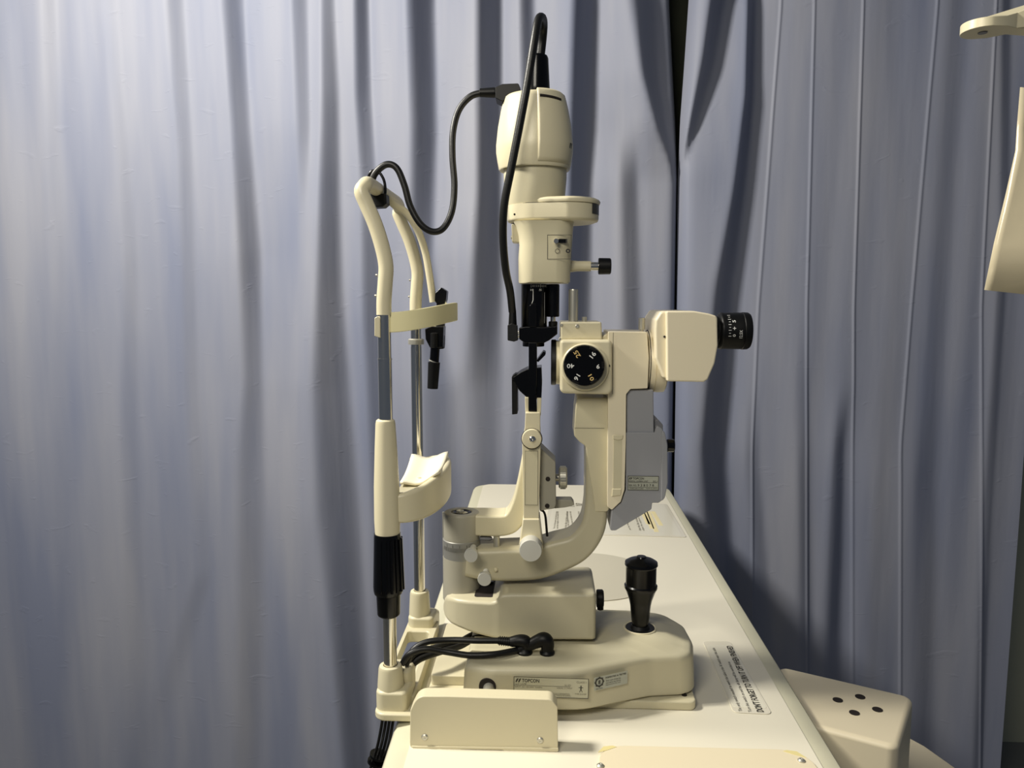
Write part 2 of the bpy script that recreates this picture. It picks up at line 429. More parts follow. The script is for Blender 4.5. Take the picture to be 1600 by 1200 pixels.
text_bm('Notes', bm, tplace(T(890, 790).x, T(890, 790).y, ZT+.0014, 0), .02, .026, False)
mkflat('printing', bm, 'inkl', sh)
bm = bmesh.new()
for a, b in (((1013, 820), (1003, 799)), ((1019, 827), (1008, 799)), ((1026, 832), (1013, 800)), ((1033, 822), (1020, 800))):
    A = T(*a); B = T(*b); d = (B-A).normalized(); nn = Vector((-d.y, d.x, 0))*.0042
    prismz([((A-nn).x, (A-nn).y), ((A+nn).x, (A+nn).y), ((B+nn).x, (B+nn).y), ((B-nn).x, (B-nn).y)], ZT+.0011, ZT+.0013, bm)
mkflat('highlighting', bm, 'yellow', sh)
# little dark scrap
bm = bmesh.new(); pts = [T(x, y) for x, y in ((897, 842), (898, 837), (903, 838), (905, 834), (909, 837), (916, 839), (917, 842), (908, 843))]
prismz([(p.x, p.y) for p in pts], ZT+.0003, ZT+.003, bm)
tag(mk('tape_scrap', bm, 'hole'), 'small dark brown scrap lying on the table beside the instruction sheet', 'scrap')

# ---- side tray (white box with four holes) bolted to the table's right side
tr = thing('side_tray', 'cream box with four round holes in its top, against the right table side', 'box', (.4, 0, 0))
zb = ZT-.023
A = [T(x, y, zb) for x, y in ((1203, 1036), (1428, 1088), (1404, 1168), (1268, 1128))]
for i, a in enumerate(A): pass
a0, a1, a2 = A[0], A[1], A[2]
u = (a1-a0).normalized(); w_ = (a2-a1)
pl = [a0-u*.0, a1, a2, a2-u*(a1-a0).length]
# keep the box outside the table: clip its left side to the rim
clipx = XR_n+.0295
def clip(poly):
    out = []
    for i, p in enumerate(poly):
        q = poly[(i+1) % len(poly)]
        if p.x >= clipx: out.append(p)
        if (p.x >= clipx) != (q.x >= clipx):
            t = (clipx-p.x)/(q.x-p.x); out.append(p+(q-p)*t)
    return out
pl = clip(pl)
bm = prismz([(p.x, p.y, .012) for p in pl], .5803, zb)
mk('box_body', bm, 'panel', tr, bevel=.006, seg=4)
for x, y in ((1309, 1094), (1344, 1089), (1335, 1114), (1371, 1109)):
    w = T(x, y, zb); mk('hole', lathe((w.x, w.y, zb-.0002), (0, 0, 1), [(0, .0056), (.0008, .0056), (.0005, .0046), (.0003, 0)], 24), 'hole', tr)
zs = .58
sp = [T(x, y, zs) for x, y in ((1380, 1130), (1445, 1165), (1530, 1225), (1440, 1260), (1290, 1260))]
ss = thing('side_stand', 'pale stand whose flat shelf carries the four-holed box, bottom right', 'stand', (.4, -.1, -.1))
mk('shelf', prismz([(p.x, p.y) for p in clip(sp)], zs-.02, zs), 'panel', ss, bevel=.003)
mk('pole', prismz([(.36, -.16, .01), (.42, -.16, .01), (.42, -.10, .01), (.36, -.10, .01)], -.06, zs-.02), 'beige', ss, bevel=.003)
mk('foot', prismz([(.30, -.22, .03), (.50, -.22, .03), (.50, -.02, .03), (.30, -.02, .03)], -.13, -.06), 'beige', ss, bevel=.006)

# ---- hook arm and hanging sheet at the right edge
hk = thing('hook_arm', 'cream flat bracket arm with a round holed end, reaching in at the top right', 'bracket', P(1600, 30, .0))
Yh = .0; zz0 = P(1520, 46, Yh).z; th = .0065
cen = P(1536, 40, Yh)
def H(px, dy): c = P(px, 40, Yh); return (c.x, Yh+dy)
bm = bmesh.new()
cx = cen.x
pts = [(cx-.0215+.0215*(1-math.cos(a)), .017*math.sin(a)) for a in np.linspace(-PI*.72, PI*.5, 1)]
outl = []
for k in range(25):
    a = PI/2+PI*1.0*k/24; outl.append((cx+.021*math.cos(a), Yh+.021*math.sin(a)))
outl = outl+[(cx+.014, Yh-.019), (cx+.03, Yh-.008), (cx+.06, Yh-.012), (cx+.12, Yh-.02), (cx+.2, Yh-.02), (cx+.2, Yh+.04), (cx+.06, Yh+.02), (cx+.03, Yh+.012), (cx+.014, Yh+.019)]
Abot = []; Atop = []
for x, y in outl:
    t = max(0, x-cx-.012); lift = t*.02; tk = th+t*.19
    zb_ = zz0-.0035+ (.004*math.sin(min(t/.07, 1)*PI/2) if t < .07 else .004-(t-.07)*.06)
    Abot.append((x, y, zb_)); Atop.append((x, y, zb_+.0095+t*.34))
poly_extrude(bm, Abot, Atop)
mk('arm_plate', bm, 'cream', hk, bevel=.0008)
mk('pole', lathe((cx+.2, Yh+.01, -.13), (0, 0, 1), [(0, .12), (.02, .12), (.03, .02), (.035, .015), (zz0+.25, .015), (zz0+.25, 0)], 32), 'beige', hk)
mk('hole', lathe((cx, Yh, zz0-.0042), (0, 0, 1), [(0, 0), (0.0001, .0045), (.0012, .0045)], 24), 'grey2', hk)
hs = bmesh.new(); Ys = .12
rows = [(135, 1597), (200, 1592), (235, 1588), (300, 1574), (380, 1557), (453, 1541)]
R_ = []
for i, (y, x) in enumerate(rows):
    a = P(x, y, Ys); b = P(x+150, y+(10 if i == 5 else 0)+8, Ys)
    R_.append([hs.verts.new((a.x+(b.x-a.x)*t, Ys+.006*math.sin(t*3+i*.6)+.004*math.cos(i*1.3), a.z+(b.z-a.z)*t)) for t in np.linspace(0, 1, 14)])
for a, b in zip(R_, R_[1:]):
    for i in range(13): hs.faces.new((a[i], a[i+1], b[i+1], b[i]))
o = mk('hanging_sheet', hs, 'paper2', None, ang=180); sol = o.modifiers.new('s', 'SOLIDIFY'); sol.thickness = .0008
tag(o, 'glossy cream laminated sheet hanging at the right edge below the bracket arm', 'paper')

# ================================================================== BASE PLATE + RAIL COVERS
bp_ = thing('rail_base', 'cream base plate with rail guards screwed to the table beneath the slit lamp', 'base plate', (0, 0, ZT))
mk('plate', prismz([(-.128, -.082, .006), (.163, -.082, .008), (.166, .10, .01), (-.125, .10, .01)], ZT, ZT+.010), 'cream2', bp_, bevel=.002)
mk('track', prismz([(-.126, -.058, .004), (-.087, -.058, .001), (-.087, .08, .001), (-.126, .08, .004)], ZT+.010, ZT+.021), 'cream2', bp_, bevel=.002)
w = P(1085, 1085, -.068); mk('screw', lathe((.152, -.068, ZT+.010), (0, 0, 1), [(0, .003), (.0008, .003), (.0003, 0)], 16), 'hole', bp_)
for YY, sgn in ((-.162, 1), (.085, -1)):
    if sgn == 1:
        rc = mk('rail_guard', prism([(640, 1172, 12), (641, 1110, 5), (652, 1088, 22), (700, 1088, 3), (862, 1093, 14), (871, 1105, 4), (872, 1174, 4), (787, 1175), (786, 1172), (721, 1170), (720, 1173), (660, 1173, 6)], -.162, -.145), 'cream', bp_, bevel=.0075, seg=5)
        mk('guard_lip', prism([(641, 1166, 1), (872.5, 1169.5, 1), (873, 1175, 3), (787, 1174.5), (786, 1172), (721, 1171), (720, 1173.5), (650, 1173, 5)], -.1632, -.150), 'cream', rc, bevel=.0006)
        mk('guard_notch_shade', prism([(721.5, 1171.2), (785.5, 1172.2), (785.5, 1174.3), (721.5, 1173.6)], -.1612, -.152), 'hole', rc)  # dark strip painted in for the shade inside the lip's notch
        rc.modifiers['bevel'].angle_limit = R(50)
        screw(664, 1151, -.162, 5.5, rc, 'steel'); screw(844, 1156, -.162, 5.5, rc, 'steel')
        
        mk('guard_foot', box(-.118, .003, -.146, -.106, ZT, ZT+.012), 'cream2', bp_, bevel=.002)
    else:
        mk('rail_guard', prismz([(-.112, .085, .008), (-.01, .085, .008), (-.01, .125, .008), (-.112, .125, .008)], ZT+.0, ZT+.028), 'cream2', bp_, bevel=.005)

# ================================================================== SLIT LAMP
sl = thing('slit_lamp', 'cream slit lamp microscope with black eyepieces, tall lamp housing and black joystick', 'microscope', (0, 0, ZT+.01))
# --- joystick base
ZB = .784
JX, JZ = P(1000, 981, -.020).x, P(1000, 981, -.020).z
tp = lambda x, y: T(x, y, ZB)
plan = [(tp(x, y).x, tp(x, y).y, r) for x, y, r in ((722, 1040, .006), (760, 1047, .05), (912, 1048, .08), (985, 1034, .04), (1020, 1028, .04), (1086, 1025, .022), (1086, 1000, .02), (1072, 975, .03), (1040, 957, .03), (985, 952, .05))]
plan = fillet(plan+[(-.02, .06, .03), (plan[0][0], .06, .02)], 6)
cx_, cy_ = .04, -.02
def ztop(x, y):
    d = math.hypot((x-JX)/.058, (y+.020)/.052)
    t = min(max((1-d)/.6, 0), 1); return ZB+(JZ-ZB)*t*t*(3-2*t)
rings = []
def sc(k): return [(cx_+(x-cx_)*k, cy_+(y-cy_)*k) for x, y in plan]
zb0 = ZT+.0115
rings.append([Vector((x, y, zb0)) for x, y in sc(.985)])
rings.append([Vector((x, y, zb0+.002)) for x, y in sc(1)])
rings.append([Vector((x, y, ZB-.007)) for x, y in sc(.985)])
rings.append([Vector((x, y, ZB-.0025)) for x, y in sc(.972)])
rings.append([Vector((x, y, ztop(x, y))) for x, y in sc(.945)])
for k in (.9, .83, .75, .65, .55, .45, .35, .25, .15, .05): rings.append([Vector((x, y, ztop(x, y))) for x, y in sc(k)])
base = mk('joystick_base', loft(rings), 'beige', sl, ang=60)
# wheel opening with axle
YW = tp(860, 1048).y-.0008
yl_h = yl(762, 1071, [(YW+.003, 13.5), (YW, 13.5), (YW, 12.2), (YW+.001, 0)], 32); mk('axle_hole', yl_h, 'hole', base)
mk('axle', yl(764, 1074, [(YW+.002, 9), (-.140, 9)], 24), 'steel', base)
# rating plate
rp = front(861, 1074.5, YW-.0006, -.6)
bm = bmesh.new(); quad(bm, rp, 117, 33); pl_ = mkflat('rating_plate', bm, 'label', base)
rp2 = front(861, 1074.5, YW-.0009, -.6)
def at_(pl, dx, dy): return lambda u, v: pl(u+dx, v+dy)
def logo(bm, pl, w, h):
    for dx in (-.26, .2):
        vs = [bm.verts.new(pl(w*(dx+a), h*b)) for a, b in ((-.26, -.5), (-.06, -.5), (.22, .3), (.3, .5), (.0, .5), (-.1, .2))]
        bm.faces.new(vs)
bm = bmesh.new()
frame(bm, rp2, 116, 32, .8)
logo(bm, at_(rp2, -51, 10.3), 9, 6)
text_bm('TOPCON', bm, at_(rp2, -32, 10.3), 27, 5.8, True)
mkflat('printing', bm, 'ink', pl_)
bm = bmesh.new()
text_bm('SLIT LAMP', bm, at_(rp2, -47, 4.5), 18, 2.6); text_bm('SL-3D', bm, at_(rp2, 26, 4.5), 10, 2.6)
quad(bm, at_(rp2, -14, 2.2), 88, .6)
text_bm('INPUT  AC 100-240V  50/60Hz', bm, at_(rp2, -35, -.3), 43, 2.4); text_bm('SERIAL 2134567', bm, at_(rp2, 21, -.3), 24, 2.4)
text_bm('TOPCON CORPORATION', bm, at_(rp2, 14, -9.6), 30, 2.2); quad(bm, at_(rp2, -14, -11.5), 88, .5); text_bm('MADE IN JAPAN', bm, at_(rp2, 20, -13.5), 22, 2.2)
text_bm('CLASS I', bm, at_(rp2, 47, 10), 15, 3.2); text_bm('TYPE B 0197', bm, at_(rp2, 46, -9.5), 18, 2.8)
mkflat('small_printing', bm, 'inkl', pl_)
bm = bmesh.new(); m_ = at_(rp2, 46.5, 0)
quad(bm, m_, 1.6, 5); quad(bm, at_(m_, 0, 1.4), 7, .9); quad(bm, at_(m_, 0, 3.8), 1.8, 1.8)
for sg in (-1, 1):
    vs = [bm.verts.new(m_(x*sg, y)) for x, y in ((0, -1), (.8, -2), (2.6, -6), (1.6, -6), (0, -2.4))]; bm.faces.new(vs)
mkflat('person_symbol', bm, 'ink', pl_)
# second sticker on the slanting part
e0, e1 = tp(925, 1047), tp(985, 1035)
ux2 = (e1-e0).normalized(); c2 = P(954, 1063, (e0.y+e1.y)/2-.0012)
def st2(off): 
    s = S(-.085, 1063); nn = Vector((ux2.y, -ux2.x, 0))
    return lambda u, v: c2+ux2*(u*s)+Vector((0, 0, 1))*(v*s+u*s*.015)+nn*off
bm = bmesh.new(); quad(bm, st2(.0007), 58, 21); s2 = mkflat('round_logo_sticker', bm, 'labelg', base)
bm = bmesh.new(); q2 = st2(.0011)
def ringf(bm, pl, r0, r1, n=28):
    a = [bm.verts.new(pl(r0*math.cos(2*PI*i/n), r0*math.sin(2*PI*i/n))) for i in range(n)]
    b = [bm.verts.new(pl(r1*math.cos(2*PI*i/n), r1*math.sin(2*PI*i/n))) for i in range(n)]
    for i in range(n): bm.faces.new((a[i], a[(i+1) % n], b[(i+1) % n], b[i]))
lp = at_(q2, -20, 2); ringf(bm, lp, 5.2, 7.4)
for k in range(8): quad(bm, (lambda a: (lambda u, v: lp(7.4*math.cos(a)+u*math.cos(a)-v*math.sin(a), 7.4*math.sin(a)+u*math.sin(a)+v*math.cos(a))))(2*PI*k/8), 2, 1.6)
text_bm('8', bm, lp, 4, 6.4, True)
text_bm('MED-ELEC', bm, at_(q2, -20, -8.3), 12, 1.8)
text_bm('INSPECTED & TESTED', bm, at_(q2, 8.5, 6.5), 36, 2.4, True)
for i, s_ in enumerate(('This unit must be', 'returned to the service', 'department for test')): text_bm(s_, bm, at_(q2, 4, 1.4-i*3.4), 26, 2.3)
mkflat('printing', bm, 'ink', s2)
SX = tp(1007, 1028).x
mk('side_seam', box(SX, SX+.0006, tp(1007, 1028).y-.0004, tp(1007, 1028).y+.01, ZT+.016, ZB-.009), 'greybeige', base)

# --- joystick
Yj = -.020
js = mk('joystick', vl(1000, [(982, 12.5), (972, 12.5), (970, 13.5), (945, 16), (936, 18), (922, 23), (918, 25.5), (914, 25.5), (912, 23.5), (885, 23.5), (882, 25.5), (878, 25), (875, 20), (873, 15), (871, 8), (869, 7), (868.5, 0)], Yj), 'black', sl)
mk('stick_hole_shade', lathe((JX, Yj, JZ+.0002), (0, 0, 1), [(0, .0162), (.0008, .0162), (.0009, .0140), (.0006, .011), (.004, .0095)], 32), 'blackm', js)  # black disc stands in for the shade in the hole round the stick
mk('collar', lathe((JX, Yj, JZ-.001), (0, 0, 1), [(0, .0190), (.0018, .0186), (.0024, .0178), (.0018, .0166), (.0, .0162)], 40), 'cream', js)

# --- upper swing block, built in sections along X
Yb = -.045
def zat(py): return P(800, py, Yb).z
def xat(px): return P(px, 930, Yb).x
secs = [(693, 944, 955, .006), (694.5, 937, 962, .014), (698, 934, 968, .022), (706, 934.5, 975, .031), (718, 937, 981, .037), (735, 939, 988, .041), (752, 940, 993, .043), (768, 941, 997, .044), (775, 940, 998.5, .0445), (780, 937, 999.5, .045), (783, 932, 1000, .045), (788, 929.5, 1000.5, .045), (800, 928.5, 1001, .045), (860, 928.5, 1001, .045), (900, 928.5, 1001, .045), (918, 928.5, 1001, .045), (926, 928.5, 1001, .0445), (930, 929.0, 1000, .0425), (932, 930.5, 998.5, .039)]
rings = []
Yctr = -.001
for px, pt, pb, hd in secs:
    zt, zbm = P(px, pt, Yctr-hd).z, P(px, pb, Yctr-hd).z; rings.append(rr_ring(Vector((P(px, 930, -min(hd, .02) if px < 800 else Yb).x, Yctr, (zt+zbm)/2)), Vector((0, 1, 0)), Vector((0, 0, 1)), hd, (zt-zbm)/2, .0042))
ub = mk('swing_block', loft(rings), 'beige', sl, ang=60)
bm = bmesh.new(); zl = zat(928.5)+.0003
A0 = [(xat(800), -.036), (xat(916), -.036), (xat(923), -.01), (xat(921), .03)]
for a, b in zip(A0, A0[1:]):
    d = Vector((b[0]-a[0], b[1]-a[1], 0)).normalized()*.0003; n_ = Vector((-d.y, d.x, 0))
    bm.faces.new([bm.verts.new((p[0]+s*n_.x, p[1]+s*n_.y, zl)) for p, s in ((a, -1), (b, -1), (b, 1), (a, 1))])
mkflat('lid_seam', bm, 'ink', ub)
mk('lock_knob', hl(935, [(932, 13), (934, 14), (941, 14), (943, 12), (943, 0)], .01, 24), 'blackm', ub)
mk('lock_knob_stem', vl(938, [(952, 5), (940, 5)], .01, 16), 'blackm', ub)
xa, xb = P(741, 938, -.03).x, P(781, 938, -.03).x; zr = P(760, 940, -.043).z
mk('cable_recess_shade', prismz([(xa, -.031, .004), (xb, -.031, .006), (xb, .034, .006), (xa, .034, .004)], zr-.004, zr+.0006), 'hole', ub)  # dark slab laid on the block as painted shade of a hollow
# --- column
col = mk('column', vl(721.5, [(936, 27.5), (934, 28.5), (930, 28.5), (872, 28.5), (868, 28.5)], 0, 48), 'greybeige', sl)
mk('scale_ring', vl(721.5, [(868, 28.7), (854, 28.7), (853, 29.4), (841, 29.4), (840, 28)], 0, 48), 'ring', col)
bm = bmesh.new(); oc = P(721.5, 850, 0); rr_ = 29.62*S(0, 852)
for k in range(-14, 15):
    a = -PI/2+k*.075; h_ = .0045 if k % 5 else .008
    for da in (0,):
        p = [Vector((oc.x+rr_*math.cos(a+e), oc.y+rr_*math.sin(a+e), oc.z+z)) for e, z in ((-.010, -.003), (.010, -.003), (.010, -.003+h_), (-.010, -.003+h_))]
        bm.faces.new([bm.verts.new(v) for v in p])
mkflat('scale_marks', bm, 'ink', col)
mk('column_head', vl(721.5, [(841, 28), (838, 28.5), (803, 28.5), (800, 27), (799, 25), (799, 17), (803, 16), (803, 0)], 0, 48), 'greybeige', col)
mk('socket', vl(721.5, [(802.5, 15.5), (800, 15.5), (799, 13), (801, 9), (801, 6)], 0, 24), 'black', col)
mk('bolt', vl(719, [(802, 6.5), (797.5, 6.5), (797, 5), (799, 3), (799, 0)], 0, 6), 'steel', col)
mk('guide_rod', vl(694, [(935, 1.6), (800, 1.6)], .03, 12), 'steel', col)
# --- microscope arm
Ya = -.024
ma = mk('microscope_arm', arm([(728, 882, 22), (752, 884, 25), (790, 884.5, 27), (835, 882, 27), (870, 872, 26), (903, 858, 22.5), (925, 830, 20), (932, 795, 18), (933, 750, 17.5), (933, 690, 17.5)], Ya, 0, .024, .0065, 8), 'beige', sl, ang=60)
mk('arm_head', prism([(901, 622, 3), (951, 622, 2), (952, 800, 6), (930, 800, 3), (917, 712, 8), (915, 697, 8), (906, 691, 4), (897, 681, 6), (897, 670), (899, 640)], -.025, .025), 'cream2', ma, bevel=.003)
bm = bmesh.new(); quad(bm, front(921, 669, -.0256), 46, .7); mkflat('arm_seam', bm, 'inkl', ma)
mk('stop_pin', vl(776, [(862, 6), (859, 6), (859, 5), (838, 5)], -.012, 20), 'steel', ma)
mk('plug_button', yl(775, 889, [(-.0225, 3.2), (-.0262, 3), (-.0272, 1.8), (-.0275, 0)], 16), 'cream', ma)
for x, y in ((736, 868), (757, 905)):
    mk('clamp_knob', yl(x, y, [(-.020, 5), (-.042, 5), (-.042, 9.8), (-.0425, 10.6), (-.0485, 10.8), (-.0495, 10.2)], 32, ref=-.048), 'alu', ma)
mk('inner_cable', tube([P(765, 908, .012), P(764, 925, .01), P(758, 945, .01)], .005), 'rubber', ub)
# --- illumination arm
ia = mk('illumination_arm', arm([(722, 822, 17), (750, 822, 17), (785, 822, 17), (801, 815, 16), (811, 794, 13.5), (818, 760, 11), (825, 715, 9.5), (829, 690, 9)], -.012, .006, .018, .0032, 6), 'cream2', sl, ang=60)
mk('set_screw', hl(841, [(750, 3.5), (758, 4), (766, 4), (769, 2)], -.004, 20), 'grey2', ia)
# --- upright with pivot discs
up_ = mk('upright', prism([(821, 645, 1), (844, 645, 1), (844, 668), (845, 690), (842, 812, 1), (818, 812, 1), (816, 690), (820, 668)], -.034, -.006), 'cream', sl, bevel=.0015)
mk('upright_foot', prism([(817, 811, 2), (843, 811, 2), (849, 862, 6), (829, 875, 14), (810, 860, 8)], -.036, -.004), 'cream', up_, bevel=.003)
mk('inset_panel', prism([(821, 704), (841, 704), (840, 790), (819, 790)], -.0343, -.0335), 'cream2', up_)
bm = bmesh.new(); frame(bm, front(830.5, 747, -.0346), 19.5, 86, .6); mkflat('panel_outline', bm, 'inkl', up_)
d1 = mk('pivot_disc', yl(831, 685.5, [(-.030, 15.5), (-.0375, 15.5), (-.039, 14.5), (-.0395, 0)], 40, ref=-.037), 'cream', up_)
mk('disc_groove', yl(831, 685.5, [(-.0345, 16.6), (-.0353, 16.6), (-.0353, 15)], 40, ref=-.035), 'hole', d1)
screw(832, 686, -.0395, 5.2, d1, 'chrome')
# centring knob
d2 = mk('centring_knob', yl(829, 860, [(-.034, 14), (-.040, 17.5), (-.056, 17.7), (-.058, 17), (-.0585, 0)], 40, ref=-.056), 'alu', up_)
bm = bmesh.new(); oc = P(829.5, 856, -.038)
mk('knurled_collar', yl(829.3, 855.5, [(-.030, 18.5), (-.034, 19), (-.0415, 18.5)], 44, ref=-.038), 'cream', up_)
for k in range(22):
    a = PI*(.1+.8*k/21); c = Vector((oc.x+19*S(-.038, 856)*math.cos(a), -.038, oc.z+19*S(-.038, 856)*math.sin(a)))
    r_ = Vector((math.cos(a), 0, math.sin(a))); t_ = Vector((-r_.z, 0, r_.x))*.0004
    p = [c+t_+r_*.0002, c-t_+r_*.0002, c-t_+Vector((0, -.0035, 0)), c+t_+Vector((0, -.0035, 0))]
    bm.faces.new([bm.verts.new(v) for v in p])
mkflat('collar_ribs', bm, 'inkl', up_)
mk('side_cover', prism([(843, 698), (851, 706), (868, 722, 3), (869, 788, 4), (866, 795, 2), (852, 797), (843, 799)], -.024, .012), 'greybeige', up_, bevel=.0015)
for x, y in ((856, 748), (855, 790)): screw(x, y, -.024, 3.6, up_, 'hole')
kn = mk('tilt_knob', hl(746, [(868, 6), (873, 6), (873, 15), (875, 17), (884, 17), (886, 15.5), (886, 0)], -.006, 40), 'steel', up_)
bm = bmesh.new(); o_ = P(873, 746, -.006); 
for k in range(30):
    a = 2*PI*k/30; rr2 = 17.1*S(-.006, 746); y_, z_ = math.cos(a), math.sin(a)
    cpt = Vector((o_.x, o_.y+rr2*y_, o_.z+rr2*z_)); tt = Vector((0, -z_, y_))*.0005; rn = Vector((0, y_, z_))*.0007
    loft([[cpt+Vector((.0015, 0, 0))-tt-rn, cpt+Vector((.0015, 0, 0))+tt-rn, cpt+Vector((.0015, 0, 0))+tt+rn, cpt+Vector((.0015, 0, 0))-tt+rn], [cpt+Vector((.0078, 0, 0))-tt-rn, cpt+Vector((.0078, 0, 0))+tt-rn, cpt+Vector((.0078, 0, 0))+tt+rn, cpt+Vector((.0078, 0, 0))-tt+rn]], bm)
mk('knurling', bm, 'steel', kn, smooth=False)
mk('lever', prism([(866, 781), (893, 781, 3), (898, 788, 2), (893, 791), (884, 793), (866, 795)], -.012, .004), 'greybeige', up_, bevel=.001)
mk('hex_key', tube([P(845, 797, -.02), P(849, 799, -.02), P(852, 806, -.02), P(853.5, 820, -.02), P(855, 838, -.02)], .0014, 6), 'blackm', up_)
# fork & mirror holder
mk('fork', prism([(820, 621), (826, 621), (826, 643), (839, 643), (839, 622), (846, 622), (845, 650), (821, 650)], -.026, -.010), 'cream', up_, bevel=.0008)
mh = mk('mirror_holder', prism([(801, 590, 1), (813, 582), (823, 577), (826, 576), (846, 574, 1), (847, 600), (846, 623), (838, 624), (823, 621), (812, 611), (809, 607)], -.022, .016), 'black', sl, bevel=.001)
mk('mirror_post', prism([(826, 535), (839, 535), (839, 584), (838, 620), (839, 643), (826, 643), (826, 584)], -.027, -.014), 'black', mh, bevel=.001)
mk('filter_bar', prism([(799.5, 589), (808, 589), (808.5, 647, 1), (800, 648, 1)], -.016, .014), 'blackm', mh, bevel=.0008)
mk('bar_clip', prism([(800, 588), (805, 584), (812, 585), (812, 592), (800, 594)], -.02, .0), 'blackm', mh, bevel=.0006)
mk('mirror', prism([(838, 564), (849, 549), (853, 551), (852, 555), (841, 566)], -.018, .012), 'black', mh, bevel=.0004)
# --- black slit unit
su = mk('slit_unit', vl(834.5, [(513, 19), (511, 20.3), (452, 20.3), (444, 20.3)], 0, 40), 'black', sl)
mk('slit_knob', vl(864, [(495, 9), (494, 10), (446, 10), (444, 9)], -.002, 28), 'black', su)
mk('knob_shaft', vl(864, [(512, 5), (503, 5), (503, 4), (494, 4)], -.002, 20), 'chrome', su)
mk('shaft_collar', vl(864, [(512, 7), (503, 7), (502, 6)], -.002, 20), 'blackm', su)
mk('lower_bracket', prism([(811, 512, 2), (822, 510), (850, 511), (871, 509), (871, 522, 2), (858, 532, 3), (850, 536), (820, 536), (811, 530, 2)], -.018, .016), 'black', su, bevel=.0012)
mk('lower_ring', vl(833.5, [(541, 16.5), (540, 17), (533, 17), (532, 16)], 0, 32), 'blackm', su)
mk('front_blade', prism([(827, 478, 1), (831, 474), (838, 474, 1), (838, 511), (827, 511)], -.020, -.010), 'black', su, bevel=.0008)
mk('pointer_wire', tube([P(833, 452, -.0158), P(833, 469, -.0158), P(831, 474, -.0205)], .0003, 6, smooth=False), 'inkw', su)
bm = bmesh.new(); oc = P(834.5, 450, 0); rr_ = 20.5*S(0, 470)
def cyl_place(o, r, ax='z', a_c=-PI/2, off=0):
    def f(u, v):
        a = a_c+u/r; return Vector((o.x+r*math.cos(a), o.y+r*math.sin(a), o.z+v))
    return f
for k in range(12):
    u_ = (-.3+k*.3/3*1.0)*.0072*1.2
    pl0 = cyl_place(oc, rr_); h_ = .0022 if k % 5 else .0032
    quad(bm, (lambda uu: (lambda a, b: pl0(uu+a, b+.002)))(-.003+k*.0021), .0005, h_)
for t_, u_ in (('10', .0), ('5', .0095)):
    text_bm(t_, bm, (lambda uu: (lambda a, b: cyl_place(oc, rr_)(uu+a, b-.0022)))(u_-.002), .0035, .0022, True)
quad(bm, lambda a, b: cyl_place(oc, rr_)(.0137+a, b-.022), .0005, .034)
mkflat('scale_marks', bm, 'inkw', su)
# --- lamp housing stack
ln = bmesh.new(); rings = []
for py, xl, xr, hd, rad in ((443, 812, 888, .029, .012), (441, 811, 890, .0305, .016), (405, 810.5, 891.5, .031, .017), (385, 812, 893, .031, .017), (370, 811, 894, .032, .017), (355, 807, 895, .033, .018), (349, 803, 896, .034, .02)):
    a = P(xl, py, 0); b = P(xr, py, 0); rings.append(rr_ring(Vector(((a.x+b.x)/2, 0, a.z)), Vector((1, 0, 0)), Vector((0, 1, 0)), (b.x-a.x)/2, hd, rad, 8))
nk = mk('filter_housing', loft(rings), 'cream2', sl, ang=60)
mk('side_tab', prism([(799, 350), (814, 350), (814, 379), (800, 378)], -.012, .012), 'cream', nk, bevel=.001)
mk('tab_screw', hl(371, [(801, 3), (798.5, 3), (798.5, 0)], 0, 12), 'steel', nk)
# filter panel
bm = bmesh.new(); f1 = front(874, 386, -.0322)
frame(bm, f1, 37, 37, .7); quad(bm, at_(f1, 6, 9.5), 13, 6.5)
ringf(bm, at_(f1, -3, -6), 3.0, 3.7); ringf(bm, at_(f1, 13.5, -6), 1.2, 3.6)
mkflat('filter_marks', bm, 'ink', nk)
bm = bmesh.new(); quad(bm, front(877, 376.5, -.0325), 14, 5.5); mkflat('filter_slot', bm, 'black', nk)
mk('filter_lever', tube([P(870, 376.5, -.031), P(869, 376.5, -.040)], .0026, 12, smooth=False), 'chrome', nk)
nb = mk('side_knob_stem', hl(416, [(888, 10), (895, 9), (902, 8), (923, 8)], -.004, 28), 'cream', nk)
mk('side_knob_shaft', hl(416, [(922, 6.5), (936, 6.5)], -.004, 28), 'chrome', nb)
mk('side_knob', hl(416, [(935, 12), (936, 12.8), (953, 12.5), (954.5, 11), (954.5, 0)], -.004, 32), 'blackm', nb)
# turret
s0 = S(0, 335); ca_ = P(838, 335, 0); cb = P(882, 335, 0); r1, r2 = 45.5*s0, 53*s0
def hull2(e=0):
    pts = []
    for k in range(28): a = PI/2+PI*k/27; pts.append((ca_.x+(r1+e)*math.cos(a), (r1+e)*math.sin(a)))
    for k in range(28): a = -PI/2+PI*k/27; pts.append((cb.x+(r2+e)*math.cos(a), (r2+e)*math.sin(a)))
    return pts
zA, zB = P(838, 348, 0).z, P(838, 322.5, 0).z
tu = mk('turret', loft([[Vector((x, y, z)) for x, y in hull2(e)] for e, z in ((-.005, zA-.001), (-.001, zA+.0005), (0, zA+.003), (0, zB))]), 'cream', sl, ang=50)
cl2 = P(866, 335, 0)
def lidhull(e):
    pts = [(cl2.x+(r2-.003+e)*math.cos(PI/2+PI*k/27), (r2-.003+e)*math.sin(PI/2+PI*k/27)) for k in range(28)]
    return pts+[(cb.x+(r2+e)*math.cos(-PI/2+PI*k/27), (r2+e)*math.sin(-PI/2+PI*k/27)) for k in range(28)]
mk('turret_lid', loft([[Vector((x, y, zB+z)) for x, y in lidhull(e)] for e, z in ((-.001, .0003), (.001, .0008), (.0018, .0035), (.0008, .0052), (-.002, .0066), (-.008, .0074))]), 'cream', tu, ang=50)
mk('turret_window', lathe((cb.x, 0, zA+.007), (0, 0, 1), [(0, r2+.0003), (.0115, r2+.0003)], 10, a0=R(50), a1=R(84)), 'dgrey', tu)
